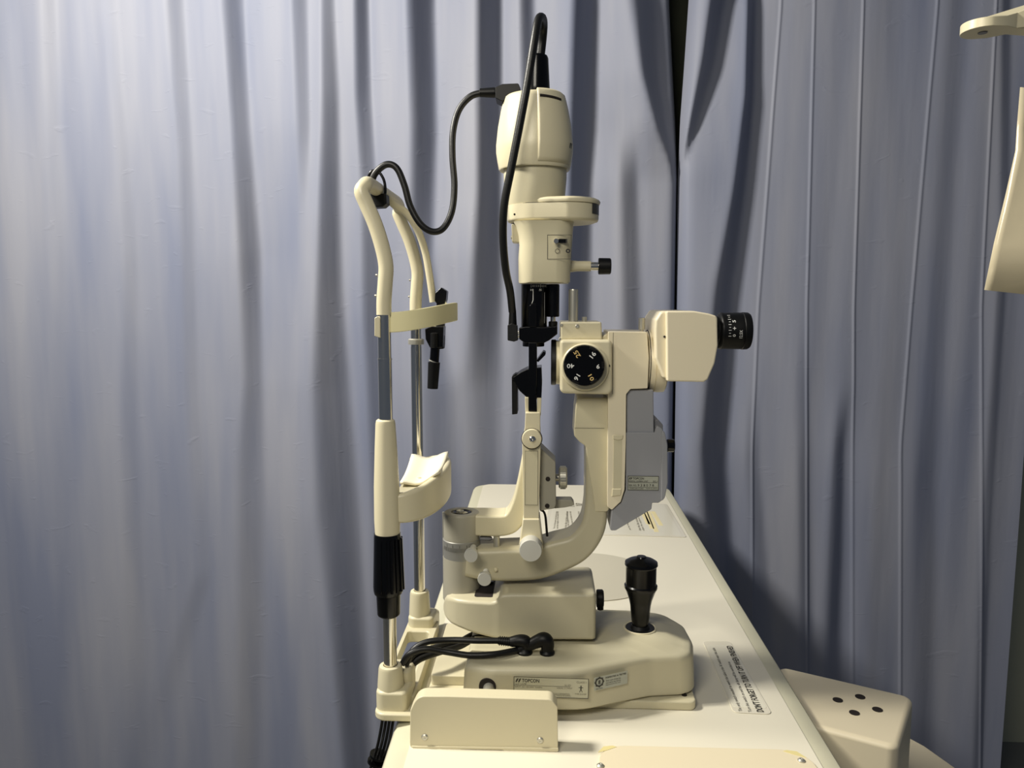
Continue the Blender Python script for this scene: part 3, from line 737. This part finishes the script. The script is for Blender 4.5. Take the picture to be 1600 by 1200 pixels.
mk('turret_hole', yl(804, 335, [(-.030, 1.6), (-.0318, 1.6), (-.0318, 0)], 12, ref=-.031), 'hole', tu)
lb = mk('lamp_barrel', vl(836, [(323, 43), (322, 43.5), (305, 47), (280, 49), (262, 49.3)], 0, 56), 'cream2', sl)
mk('barrel_groove', vl(838, [(323.5, 44.2), (321.5, 44.2)], 0, 56), 'hole', lb)
lh = mk('lamp_housing', vl(835, [(264, 47), (267, 54.5), (265, 56), (254, 58), (240, 60), (228, 60), (200, 57), (175, 52.5), (160, 49), (155, 47.5), (152, 44), (149, 25), (149, 0)], 0, 64), 'cream', sl)
# raised rear panel of the housing, with slot
prof = [(262, 56.6), (254, 58.6), (240, 60.7), (228, 60.7), (200, 57.8), (175, 53.2), (160, 49.7), (152.5, 47.5), (148.5, 43), (147.5, 30)]
bm = vl(835, prof, 0, 20, a0=R(6), a1=R(80)); pn = mk('housing_panel', bm, 'cream', lh, ang=60); so = pn.modifiers.new('s', 'SOLIDIFY'); so.thickness = .003; so.offset = -1
oc = P(835, 162, 0)
bm = bmesh.new()
pts = []
for k in range(13):
    a = -PI/2+R(10)+R(42)*k/12; r_ = 50.3*S(0, 196); pts.append(Vector((oc.x+r_*math.cos(a), oc.y+r_*math.sin(a), oc.z-.0015*k/12)))
mk('vent_slot', tube(pts, .0016, 8, 2), 'hole', lh)
bm = bmesh.new(); oc = P(835, 233, 0); rr_ = 61.0*S(0, 196); logo(bm, lambda u, v: cyl_place(oc, rr_)(u+.0505, v), .008, .0058)
mkflat('brand_mark', bm, 'ink', lh)
ch = mk('cap_cone', vl(839, [(151, 24), (148, 21.5), (138, 20), (115, 18.8), (92, 17.6), (88, 16), (87, 13), (87, 0)], 0, 36), 'black', lh)
# --- microscope head
Yd = -.045
hb = mk('magnification_box', prism([(875, 531, 6), (956, 531, 6), (957, 617, 10), (875, 615, 8)], Yd, .045), 'cream', sl, bevel=.0035, seg=4)
tb = mk('top_block', prism([(876, 503, 3), (940, 503, 3), (941, 531), (876, 531)], -.032, .032), 'cream', hb, bevel=.002)
mk('support_rod', vl(895.5, [(504, 7.5), (454, 7.5), (452, 6.8), (452, 0)], -.012, 28), 'steel', tb)
mk('small_pin', vl(913, [(504, 3.8), (495, 3.8), (495, 0)], -.014, 20), 'steel', tb)
screw(902, 510, -.032, 3.5, tb); screw(877.5, 508, -.032, 2.4, tb)
mk('dial_rim', yl(914, 573.5, [(-.040, 37.5), (-.0475, 37), (-.049, 35), (-.049, 0)], 48, ref=-.047), 'cream', hb)
dl = mk('magnification_dial', yl(913, 571.5, [(-.049, 32), (-.050, 32.5), (-.058, 32.3), (-.0595, 31), (-.0595, 0)], 56, ref=-.058), 'black', hb)
Yt = -.0598; dc = (913, 571.5)
bmw = bmesh.new(); bmy = bmesh.new(); bmk = bmesh.new()
for s_, ang, col_, w_, h_ in (('25', 122, 'y', 11.5, 7.5), ('16', 52, 'w', 9.5, 7.5), ('6', -3, 'w', 5, 7), ('10', -60, 'y', 10, 6.5), ('16', 238, 'w', 9.5, 7), ('40', 181, 'w', 11.5, 7)):
    x = dc[0]+21.5*math.cos(R(ang)); y = dc[1]-21.5*math.sin(R(ang))
    text_bm(s_, bmw if col_ == 'w' else bmy, front(x, y, Yt, ang), w_, h_, True)
mkflat('white_numbers', bmw, 'inkw', dl); mkflat('yellow_numbers', bmy, 'inky', dl)
for k in range(6):
    a = R(122+60*k); x = dc[0]+29*math.cos(a); y = dc[1]-29*math.sin(a); c = P(x, y, -.0605); e = Vector((-math.sin(a), 0, math.cos(a))); r_ = Vector((math.cos(a), 0, math.sin(a)))
    loft([[c+e*.004*i+r_*.0015*j+Vector((0, .002, 0)) for i, j in ((-1, -1), (1, -1), (1, 1), (-1, 1))], [c+e*.0035*i+r_*.001*j for i, j in ((-1, -1), (1, -1), (1, 1), (-1, 1))]], bmk)
mk('dial_grips', bmk, 'blackm', dl)
mk('index_dot', yl(951.5, 571.5, [(Yd, 2), (Yd-.0006, 2), (Yd-.0006, 0)], 12), 'ink', hb)
ob = mk('objective_ring', hl(566, [(861, 30), (861, 34), (862, 35.5), (868, 35.5), (869, 34)], 0, 48), 'blackm', hb)
mk('objective_mount', hl(566, [(868, 34), (876, 34.5)], 0, 48), 'cream', hb)
mk('objective_lens', hl(566, [(863, 30), (861.5, 24), (861, 0)], 0, 48), 'black', ob)
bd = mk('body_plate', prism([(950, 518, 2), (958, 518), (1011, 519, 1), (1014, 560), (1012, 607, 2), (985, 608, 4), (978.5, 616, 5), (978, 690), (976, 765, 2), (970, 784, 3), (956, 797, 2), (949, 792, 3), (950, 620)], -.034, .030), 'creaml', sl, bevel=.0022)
mk('body_shoulder', prism([(940, 527, 6), (951, 518, 3), (952, 610, 3), (940, 610)], -.026, .026), 'cream', bd, bevel=.0015)
mk('body_recess', prism([(959, 684, 2), (972, 684, 2), (971, 766, 2), (958, 764, 2)], -.0343, -.034), 'cream2', bd)
mk('recess_brow', prism([(958, 680), (974, 680), (973, 686), (966, 688), (958, 686)], -.0352, -.033), 'cream', bd, bevel=.0006)
mk('recess_lip', prism([(957, 764), (971, 764), (970, 774), (956, 776)], -.0352, -.033), 'cream', bd, bevel=.0006)
bm = bmesh.new(); quad(bm, front(957.5, 568, -.0345), .8, 96); mkflat('body_seam', bm, 'inkl', bd)
mk('top_pin', vl(1002.5, [(519, 3), (515, 3), (515, 5), (497, 5), (496.5, 4), (496.5, 0)], -.01, 8), 'steel', bd)
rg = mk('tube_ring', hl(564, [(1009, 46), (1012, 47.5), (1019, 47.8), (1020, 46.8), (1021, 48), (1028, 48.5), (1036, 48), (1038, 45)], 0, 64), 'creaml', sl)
mk('ring_groove', hl(564, [(1010.2, 47.9), (1011.2, 47.9)], 0, 64), 'hole', rg)
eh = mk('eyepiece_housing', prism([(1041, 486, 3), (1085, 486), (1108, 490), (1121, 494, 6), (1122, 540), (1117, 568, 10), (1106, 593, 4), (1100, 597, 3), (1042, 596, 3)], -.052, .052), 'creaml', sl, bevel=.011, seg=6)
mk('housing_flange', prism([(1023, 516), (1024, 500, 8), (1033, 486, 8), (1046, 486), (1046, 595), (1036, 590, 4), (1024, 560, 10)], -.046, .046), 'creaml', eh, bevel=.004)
screw(1038, 526, -.046, 1.8, eh, 'hole')
for ye in (-.030, .032):
    ep = mk('eyepiece', hl(517, [(1119, 22), (1121, 22), (1122, 26), (1124, 28), (1126, 28.5), (1130, 28), (1150, 28.2), (1157, 28.2), (1158, 27.6), (1159, 28.8), (1167, 28.4), (1170, 26.5), (1170.5, 23), (1168, 20), (1168, 0)], ye, 56), 'blackm', eh)
    if ye < 0:
        bm = bmesh.new(); oc = P(1134, 517, ye); r_ = 28.45*S(ye, 517)
        def ecyl(ux, ang):   # u along +X, v round the barrel upward
            return lambda u, v: Vector((oc.x+ux+u, oc.y-r_*math.cos(ang+v/r_), oc.z+r_*math.sin(ang+v/r_)))
        for k in range(9):
            quad(bm, ecyl(.000, R(-14+k*9)), .003 if k % 2 == 0 else .0018, .0005)
        def rot90(pl): return lambda u, v: pl(-v, u)
        for s_, uu, aa, w_, h_ in (('5', .0045, 33, .003, .0034), ('+', .0045, 10, .0034, .0034), ('0', .0045, -12, .0026, .003), ('12.5X', .0115, -8, .0085, .0032)):
            text_bm(s_, bm, rot90(ecyl(uu, R(aa))), w_, h_)
        mkflat('dioptre_marks', bm, 'inkw', ep)
# --- digital unit, grey
gu = mk('camera_unit', prism([(978, 676), (1023, 676), (1026, 664, 6), (1035, 670, 10), (1041, 690, 10), (1042, 758, 14), (1037, 780, 6), (1029, 786, 4), (1019, 786, 2), (1018, 796, 4), (962, 829, 5), (953, 829, 3), (956, 797, 1), (971, 785, 1), (978, 765, 3)], -.0315, .034), 'grey', sl, bevel=.0022)
mk('unit_neck', prism([(979, 609, 3), (1021, 609, 2), (1022, 680), (979, 680)], -.030, .030), 'grey', gu, bevel=.0015)
mk('unit_shoulder', prism([(1021, 683), (1022, 657, 2), (1029, 656, 3), (1036, 664, 5), (1036, 683)], -.024, .026), 'grey2', gu, bevel=.001)
mk('unit_cap', prism([(1034, 672, 3), (1039, 676, 3), (1043, 695, 6), (1043.5, 755, 10), (1039, 778, 6), (1033, 785, 2)], -.033, .036), 'grey', gu, bevel=.0015)
mk('unit_knob', hl(696, [(1042, 9), (1043, 10), (1052, 10), (1053.5, 9), (1053.5, 0)], -.006, 28), 'black', gu)
gl = front(1005, 755, -.0318); bm = bmesh.new(); quad(bm, gl, 48, 23); gp = mkflat('serial_plate', bm, 'labelg', gu)
gl = front(1005, 755, -.0321); bm = bmesh.new(); frame(bm, gl, 47, 22, .7)
logo(bm, at_(gl, -19.5, 7.3), 5.5, 3.6); text_bm('TOPCON', bm, at_(gl, -7.5, 7.3), 17, 3.4, True)
text_bm('DIGITAL CAMERA UNIT', bm, at_(gl, -7.5, 3.0), 30, 2.3); text_bm('DC-1', bm, at_(gl, 18.5, 3.0), 7, 2.3)
quad(bm, at_(gl, 0, 1.1), 44, .5); text_bm('SER. NO.', bm, at_(gl, -16, -3.6), 12.5, 2.6); text_bm('9 3 8 0 7 8', bm, at_(gl, 4, -3.4), 25, 3.6)
quad(bm, at_(gl, 0, -6.4), 44, .4); text_bm('TOPCON CORP.', bm, at_(gl, -10, -8.6), 22, 2.0); text_bm('MADE IN JAPAN', bm, at_(gl, 13, -8.6), 17, 2.0)
mkflat('printing', bm, 'ink', gp)

# ================================================================== CHIN REST
YN_, YF_ = -.098, .090
cr = thing('chin_rest', 'cream and chrome chin rest frame with forehead strap at the left table edge', 'chin rest', (-.155, -.01, ZT))
XN = P(610, 1040, YN_).x; XF = XN
# casting: two feet joined by a frame with an opening
zc0, zc1 = ZT+.0003, ZT+.012
xl_, xr_ = XN-.0150, -.1325
mk('foot_flange', prismz([(xl_, YN_-.020, .012), (xr_, YN_-.020, .004), (xr_, YN_+.03, .004), (xl_, YN_+.03, .004)], ZT+.0003, ZT+.009), 'cream2', cr, bevel=.0025)
outer = fillet([(XN-.0162, YN_+.004, .004), (XN+.0240, YN_+.004, .004), (XN+.0240, YF_+.012, .006), (XN-.0162, YF_+.012, .006)], 6)
inner = fillet([(XN-.0115, YN_+.034, .004), (XN+.0165, YN_+.034, .004), (XN+.0165, YF_-.024, .006), (XN-.0115, YF_-.024, .006)], 6)
bm = bmesh.new(); va = {}
def ringv(poly, z): return [bm.verts.new((x, y, z)) for x, y in poly]
o0, o1, i0, i1 = ringv(outer, zc0), ringv(outer, zc1+.004), ringv(inner, zc0), ringv(inner, zc1+.004)
n = len(outer)
for A, B in ((o0, o1), (i1, i0), (o1, i1), (i0, o0)):
    for k in range(n): bm.faces.new((A[k], A[(k+1) % n], B[(k+1) % n], B[k]))
mk('foot_frame', bm, 'cream2', cr, bevel=.003)
for Yy, nm, x0, pys in ((YN_, 'near', 610, (1112, 1046, 1038)), (YF_, 'far', 658, (992, 928, 922))):
    s = S(Yy); X0 = XN; zt = P(x0, pys[2], Yy).z
    sk = mk('column_socket', lathe((X0, Yy, ZT+.012), (0, 0, 1), [(0, .0145), (.02, .0138), (zt-ZT-.0155, .0124), (zt-ZT-.0128, .0114), (zt-ZT-.012, .0098), (zt-ZT-.012, .0078), (zt-ZT-.016, .0076)], 36), 'cream2', cr)
    mk('socket_base', prismz([(X0-.0142, Yy-.015, .010), (X0+.0190, Yy-.015, .006), (X0+.0225, Yy+.020, .008), (X0-.0142, Yy+.020, .008)], ZT+.0003, ZT+.030), 'cream2', cr, bevel=.004)
    mk('fairing', prismz([(X0-.008, Yy+.004, .006), (X0+.0200, Yy+.004, .010), (X0+.0225, Yy+.034, .008), (X0-.012, Yy+.034, .008)], ZT+.0003, ZT+(.044 if nm == 'near' else .024)), 'cream2', cr, bevel=.005)
# chrome columns
for Yy in (YN_, YF_):
    c0 = P(609, 1045, YN_); zt = 1.165
    z0_ = ZT+.03
    mk('chrome_column', lathe((XN, Yy, z0_), (0, 0, 1), [(0, .0070), (P(600, 560, YN_).z-z0_, .0070), (P(600, 559, YN_).z-z0_, .0067), (P(600, 488, YN_).z-z0_, .0066)], 32), 'chrome', cr)
mk('column_band', lathe((XN, YN_, P(603, 562, YN_).z), (0, 0, 1), [(0, .0075), (.0012, .0075)], 32), 'chrome', cr)
mk('column_band', lathe((XN, YF_, P(655, 538, YF_).z), (0, 0, 1), [(0, .0098), (.001, .0100), (.006, .0100), (.007, .0088)], 32), 'steel', cr)
# black height grip
gr = mk('height_grip', vl(607.5, [(962, 14), (960, 17), (958, 18), (928, 19), (926, 22), (922, 23), (915, 23.5), (840, 21), (833, 20.5), (832, 15)], YN_, 40), 'black', cr)
bm = bmesh.new(); z0_, z1_ = P(607, 920, YN_).z, P(607, 840, YN_).z; gx = P(607.5, 880, YN_).x
for k in range(16):
    a = 2*PI*k/16; e = Vector((math.cos(a), math.sin(a), 0)); t = Vector((-e.y, e.x, 0))
    ra, rb = 23.3*S(YN_, 895), 20.8*S(YN_, 895); rr3 = []
    for z, r_ in ((z0_, ra), (z1_, rb)):
        c = Vector((gx, YN_, z))+e*r_; rr3.append([c-t*.0016-e*.001, c+t*.0016-e*.001, c+t*.001+e*.0009, c-t*.001+e*.0009])
    loft(rr3, bm)
mk('grip_ribs', bm, 'black', gr, smooth=False)
# sleeve with chin support bow
mk('sleeve', vl(605.5, [(836, 17), (834, 19.5), (812, 20.5), (760, 20), (700, 17.5), (662, 15.5), (657, 14.5), (655, 12), (655, 8)], YN_, 40), 'cream', cr)
bm_ = mk('far_sleeve', vl(655, [(762, 13), (758, 15), (730, 15), (716, 14)], YF_, 32), 'cream', cr)
bow = []; NB = 28
for k in range(NB+1):
    t = k/NB; a = PI*t
    y = YN_+(YF_-YN_)*(0.5-.5*math.cos(a)); x = XN+.008+.040*math.sin(a)**.8
    hh = .015+.0055*math.sin(a)
    cz = P(640, 795, YN_).z+(P(690, 752, 0).z-P(640, 795, YN_).z)*math.sin(a)
    pr_ = (Vector((math.cos(a)*.0, 0, 0)))
    # tangent in plan
    tx = .045*.8*max(math.sin(a), .05)**(-.2)*math.cos(a)*PI; ty = (YF_-YN_)*.5*math.sin(a)*PI
    tv = Vector((tx, ty, 0)); tv = tv.normalized() if tv.length > 1e-6 else Vector((1, 0, 0))
    nv = Vector((tv.y, -tv.x, 0))
    bow.append(rr_ring(Vector((x, y, cz)), nv, Vector((0, 0, 1)), .0045, hh, .004))
mk('chin_bow', loft(bow), 'cream', cr, ang=60)
# floor of the cup
bm = bmesh.new(); zf = P(650, 760, -.05).z
pts = []
for k in range(13):
    a = PI*k/12; pts.append((XN+.006+.038*math.sin(a)**.8, -.01+(-.088+.008)*math.cos(a)*.95, 0))
prismz([(x, y) for x, y, _ in pts], zf-.002, zf+.002, bm); mk('cup_floor', bm, 'beige', cr)
# white chin saddle
g_ = []
for i in range(13):
    u_ = i/12; row = []
    for j in range(11):
        v_ = j/10
        # corners on near and far edges
        a = P(625, 757, -.062); b = P(684, 741, -.058); c = P(700, 709, .045); d = P(643, 713, .045)
        near = a+(b-a)*v_; far = d+(c-d)*v_
        p = near+(far-near)*u_; p.z -= .004*math.sin(PI*u_); p.z += .003*math.cos(v_*PI*2)
        row.append(p)
    g_.append(row)
bm = bmesh.new(); V_ = [[bm.verts.new(p) for p in r] for r in g_]
for a, b in zip(V_, V_[1:]):
    for i in range(10): bm.faces.new((a[i], a[i+1], b[i+1], b[i]))
cs_ = mk('chin_saddle', bm, 'white', cr, ang=80); so = cs_.modifiers.new('s', 'SOLIDIFY'); so.thickness = .0032; so.offset = -1
mk('saddle_pin', vl(655, [(765, 3), (745, 3)], -.035, 12), 'white', cs_)
# bent top tube
zt_near = P(600, 490, YN_).z
pathpx = [(600.5, 492), (600, 470), (602, 440), (603, 415), (597, 385), (586, 350), (573, 320), (565, 300), (566, 290)]
pts = [Vector((P(x, y, YN_).x, YN_, P(x, y, YN_).z)) for x, y in pathpx]
dxx = pts[0].x-XN
for i, p in enumerate(pts): p.x = XN if i == 0 else p.x
nearp = pts[:-1]
topc = []
e = nearp[-1]
for k in range(1, 8):
    a = (PI/2)*k/8; topc.append(Vector((e.x+.002, YN_+.026*(1-math.cos(a)), e.z+.011*math.sin(a))))
mid = [Vector((e.x+.002, -.06, e.z+.011)), Vector((e.x-.0, -.01, e.z+.0125)), Vector((e.x+.002, .04, e.z+.011))]
farp = [Vector((p.x, YF_, p.z)) for p in nearp][::-1]
topf = [Vector((t.x, YF_-(t.y-YN_), t.z)) for t in topc][::-1]
allp = nearp+topc[2::3]+mid+topf[::3]+farp
tt_ = mk('bent_tube', tube(allp, .0075, 20, 5), 'cream', cr)
for Yy in (YN_, YF_):
    for py_, dx in ((430, -.0070), (462, -.0074)):
        c = P(598, py_, YN_); mk('stud', lathe((XN+dx+(.001 if py_ == 430 else 0), Yy, c.z), (-1, 0, 0), [(0, .0014), (.0015, .0014), (.002, 0)], 10), 'steel', tt_)
# strap
srings = []; zc_n = P(610, 504, YN_).z
NB = 30
for k in range(NB+1):
    t = k/NB; a = PI*t; y = YN_-.0+(YF_-YN_)*(.5-.5*math.cos(a)); x = XN+.004+.057*math.sin(a)**.75
    z = zc_n+(P(705, 487, 0).z-zc_n)*math.sin(a)**1.2
    tx = .057*.75*max(math.sin(a), .03)**(-.25)*math.cos(a)*PI; ty = (YF_-YN_)*.5*math.sin(a)*PI
    tv = Vector((tx, ty, 0)).normalized(); nv = Vector((tv.y, -tv.x, 0))
    srings.append(rr_ring(Vector((x, y, z)), nv, Vector((0, 0, 1)), .0011, .0102, .001, 2))
mk('forehead_strap', loft(srings), 'strap', cr, ang=50)
mk('strap_clip', prism([(585, 497, 1), (590, 494), (594, 497), (594, 528), (585, 525, 1)], YN_-.007, YN_+.007), 'cream', cr, bevel=.001)
# fixation arm and fixation lamp
fm = [Vector((e.x+.001, -.01, e.z+.012)), P(616, 320, .0), P(634, 332, .01), P(652, 358, .015), P(664, 392, .02), P(671, 430, .02), P(677, 472, .02)]
mk('fixation_arm', tube(fm, .0042, 14, 6), 'cream', cr)
fl_ = thing('fixation_lamp', 'slim black fixation lamp clipped to the chin rest behind the forehead strap', 'lamp', P(683, 540, .02))
Yf = .02
mk('lamp_head', prism([(680, 458, 1), (689, 449, 1), (698, 455), (697, 468), (694, 478), (684, 477), (679, 470)], Yf-.008, Yf+.008), 'black', fl_, bevel=.0012)
mk('lamp_stem', prism([(682, 470), (694, 470), (693, 545, 1), (684, 546, 1), (681, 520)], Yf-.006, Yf+.006), 'blackm', fl_, bevel=.001)
mk('lamp_clamp', prism([(664, 514, 2), (674, 510), (693, 510, 1), (692, 543, 2), (672, 544, 3), (665, 530, 2)], Yf-.010, Yf+.010), 'black', fl_, bevel=.001)
mk('clamp_barrel', vl(678.5, [(543, 6), (521, 6), (520, 4)], Yf-.012, 20), 'blackm', fl_)
mk('lower_tube', tube([P(680, 543, Yf), P(678.5, 566, Yf)], .0055, 20, smooth=False), 'black', fl_)
mk('tube_tip', tube([P(678.5, 564, Yf), P(678, 565.5, Yf)], .0062, 20, smooth=False), 'steel', fl_)
mk('lower_grip', tube([P(678.3, 566, Yf), P(676, 607, Yf)], [.0070, .0062], 20, smooth=False), 'blackm', fl_)

# ================================================================== CABLES
def cab(pts, r, k=8): return tube(pts, r, 12, k)
# clip and ring on the crossbar
ky = -.03
cl = thing('cable_clip', 'black cable holder wrapped round the top bar of the chin rest', 'clip', P(588, 310, ky))
mk('clip_body', prism([(572, 303, 2), (603, 302, 2), (604, 318, 3), (598, 323, 3), (576, 324, 2)], ky-.008, ky+.010), 'blackm', cl, bevel=.0015)
rp_ = [P(x, y, ky) for x, y in ((577, 290), (576, 276), (582, 267), (592, 269), (600, 282), (602, 300), (598, 316))]
mk('clip_loop', cab(rp_, .0015), 'black', cl)
pc = thing('power_cable', 'thick black cable hanging in a loop from the chin rest bar to the lamp plug', 'cable', P(580, 285, ky))
pts = [P(*q) for q in ((579, 288, -.03), (587, 270, -.03), (604, 257, -.03), (620, 263, -.03), (632, 290, -.03), (641, 322, -.03), (657, 350, -.03), (676, 362, -.028), (693, 356, -.025), (706, 330, -.02), (710, 290, -.015), (707, 245, -.01), (708, 205, -.005), (717, 172, 0), (735, 151, 0), (756, 144.5, 0))]
mk('cord', cab(pts, .0036), 'rubber', pc)
mk('strain_relief', hl(145, [(749, 4.5), (750, 6.5), (772, 8), (776, 7)], 0, 20), 'blackm', pc)
mk('plug', prism([(774, 136, 1), (785, 131, 1), (810, 130, 3), (813, 137), (813, 150, 3), (808, 156), (794, 156), (784, 158, 1), (774, 153, 1)], -.013, .013), 'blackm', pc, bevel=.0025)
lc = thing('lamp_cable', 'black cable arching over from the lamp cap down the front of the lamp housing', 'cable', P(848, 90, 0))
pts = [P(*q) for q in ((844, 90, 0), (847, 62, -.002), (849, 40, -.012), (847, 28, -.03), (841, 31, -.045), (835, 62, -.054), (824, 130, -.058), (812, 195, -.058), (799, 262, -.056), (788, 320, -.052), (786, 370, -.046), (790, 420, -.036), (797, 455, -.024), (800.5, 487, -.012))]
mk('cord', cab(pts, [.0049, .0050]+[.0046]*2+[.0042]*10), 'rubber', lc)
mk('strain_relief', vl(801, [(508, 6), (507, 6.6), (485, 5.4), (482, 5)], -.012, 20), 'blackm', lc)
cn = mk('connector', prism([(793, 508, 2), (800, 505, 3), (808, 509, 2), (809, 532, 1), (803, 534), (793, 532, 2)], -.021, -.003), 'rubber', lc, bevel=.002)
for yy in (519, 525): mk('contact_pin', hl(yy, [(808, 2.6), (818, 2.6)], -.014, 12), 'chrome', cn)

# cables into the base
zk = lambda x, y, z: T(x, y, z)
def ply(x, y, Y): return P(x, y, Y)
cabs = [
 ('upper black cable lying across the base into the left of the two plugs', [(634, 1040, -.085), (645, 1016, -.08), (668, 1003, -.075), (705, 1000, -.07), (745, 1001, -.071), (782, 1001, -.070)], (795, 1004), 1),
 ('lower black cable curving over the track into the right-hand plug', [(628, 1038, -.09), (640, 1022, -.088), (665, 1014, -.085), (700, 1019, -.083), (735, 1024, -.086), (775, 1022, -.084), (812, 1015, T(855, 1021, ZB).y)], (835, 1005), 2),
]
YP1, YP2 = T(820, 1020, ZB).y, T(855, 1021, ZB).y
ct = thing('plug_cable', cabs[0][0], 'cable', P(700, 1001, -.07), 'cables plugged into the joystick base')
mk('cord', cab([P(*q) for q in cabs[0][1]], .0034), 'rubber', ct)
zt0 = ZB
mk('ribbed_sleeve', tube([P(778, 1001, -.070), P(802, 1003, YP1)], [.0040, .0048], 14, smooth=False), 'blackm', ct)
bm = bmesh.new()
for k in range(6):
    a = P(781+k*3.4, 1001.2+k*.3, -.070+(YP1+.070)*k/7); lathe(a, (1, 0, -.1), [(-.0005, .0040+.0001*k), (-.0005, .0052), (.0005, .0052), (.0005, .0040)], 14, bm)
mk('sleeve_ribs', bm, 'rubber', ct)
mk('plug', tube([P(798, 1003, YP1), P(812, 1001, YP1), P(821, 1003, YP1), P(822, 1009, YP1), P(821, 1018, YP1)], [.0055, .0066, .007, .0062, .0055], 16, 5), 'blackm', ct)
mk('plug_flange', lathe((P(820, 1018, YP1).x, YP1, zt0+.0002), (0, 0, 1), [(0, .0085), (.002, .0085), (.0035, .007), (.006, .006)], 28), 'blackm', ct)
ct = thing('plug_cable', cabs[1][0], 'cable', P(700, 1019, -.083), 'cables plugged into the joystick base')
mk('cord', cab([P(*q) for q in cabs[1][1]], .0034), 'rubber', ct)
mk('ribbed_sleeve', tube([P(808, 1016, YP2), P(830, 1007, YP2)], [.0044, .0056], 14, smooth=False), 'blackm', ct)
mk('plug', tube([P(822, 1011, YP2), P(838, 1003, YP2), P(850, 999, YP2), P(855, 1005, YP2), P(855, 1020, YP2)], [.0055, .007, .0078, .0075, .0065], 16, 5), 'blackm', ct)
mk('plug_flange', lathe((P(855, 1018, YP2).x, YP2, zt0+.0002), (0, 0, 1), [(0, .0082), (.002, .0082), (.0035, .007), (.006, .006)], 28), 'blackm', ct)
for i, (lb_, q) in enumerate((
    ('black cable coming out from beneath the swing block, uppermost of the two', [(636, 1036, -.075), (650, 1022, -.06), (680, 1012, -.045), (715, 1004, -.02), (738, 992, .0), (760, 985, .01)]),
    ('black cable coming out from beneath the swing block, closer to the track', [(640, 1042, -.075), (658, 1029, -.062), (690, 1018, -.045), (718, 1010, -.03), (738, 1000, -.015), (764, 994, .0)]),
    ('short black cable passing under the swing block beside the plugs', [(738, 998, -.03), (752, 996, -.028), (775, 1003, -.03), (800, 1006, -.035), (822, 1003, -.032), (850, 1001, -.02)]))):
    tag(mk('loose_cable', cab([P(*a) for a in q], .0036), 'rubber'), lb_, 'cable')
# hanging bundle below the near foot
yb = -.086
hb_l = ['leftmost black cable of the bundle hanging below the chin rest foot', 'second black cable from the left in the bundle below the chin rest foot', 'third black cable from the left in the bundle below the chin rest foot', 'rightmost black cable of the bundle hanging below the chin rest foot']
for i in range(4):
    x0 = 596+i*5.6; x1 = 589+i*5.6; x2 = 583+i*5.4; x3 = 577+i*5.6
    q = [P(x0+3, 1112, yb+.004*(i % 2)), P(x0, 1135, yb+.004*(i % 2)), P(x1+1, 1165, yb-.003*(i % 2)), P(x2, 1187, yb), P(x3, 1215, yb), P(x3-4, 1290, yb), P(x3-6, 1500, yb+.02)]
    tag(mk('hanging_cable', cab(q, .00165, 6), 'rubber'), hb_l[i], 'cable', 'cables hanging below the chin rest')
for i, (x, y, l_) in enumerate(((592, 1180, 'upper black tie round the hanging cable bundle'), (588.5, 1190, 'lower black tie round the hanging cable bundle'))):
    c = P(x, y, yb); d = (P(586, 1200, yb)-P(592, 1180, yb)).normalized()
    tag(mk('cable_tie', lathe(c, d, [(-.0012, .0085), (-.0012, .0102), (.0012, .0102), (.0012, .0085)], 20), 'black'), l_, 'cable tie')

# ================================================================== LIGHT + CAMERA
def area(name, loc, target, size, power, color, sy=None):
    l = bpy.data.lights.new(name, 'AREA'); l.energy = power; l.color = color; l.size = size
    if sy: l.shape = 'RECTANGLE'; l.size_y = sy
    o = bpy.data.objects.new(name, l); COL.objects.link(o); o.location = loc
    o.rotation_euler = (Vector(target)-Vector(loc)).to_track_quat('-Z', 'Y').to_euler(); return o
area('ceiling_panel', (-1.3, -.14, 2.3), (.1, .5, .9), .3, 60, (1, .95, .85), .3)
area('room_fill', (-.35, -1.1, 1.8), (.08, .0, .9), .45, 8.5, (1, .935, .80), .45)
w = bpy.data.worlds.new('World'); bpy.context.scene.world = w; w.use_nodes = True
w.node_tree.nodes['Background'].inputs[0].default_value = (.62, .74, 1, 1); w.node_tree.nodes['Background'].inputs[1].default_value = .10
cam = bpy.data.cameras.new('camera'); cam.sensor_width = 36; cam.lens = 36*F/1600; cam.clip_start = .02
co = bpy.data.objects.new('camera', cam); COL.objects.link(co); co.location = CAM; co.rotation_euler = ROT.to_euler()
bpy.context.scene.camera = co
vs = bpy.context.scene.view_settings; vs.view_transform = 'Standard'; vs.exposure = 0
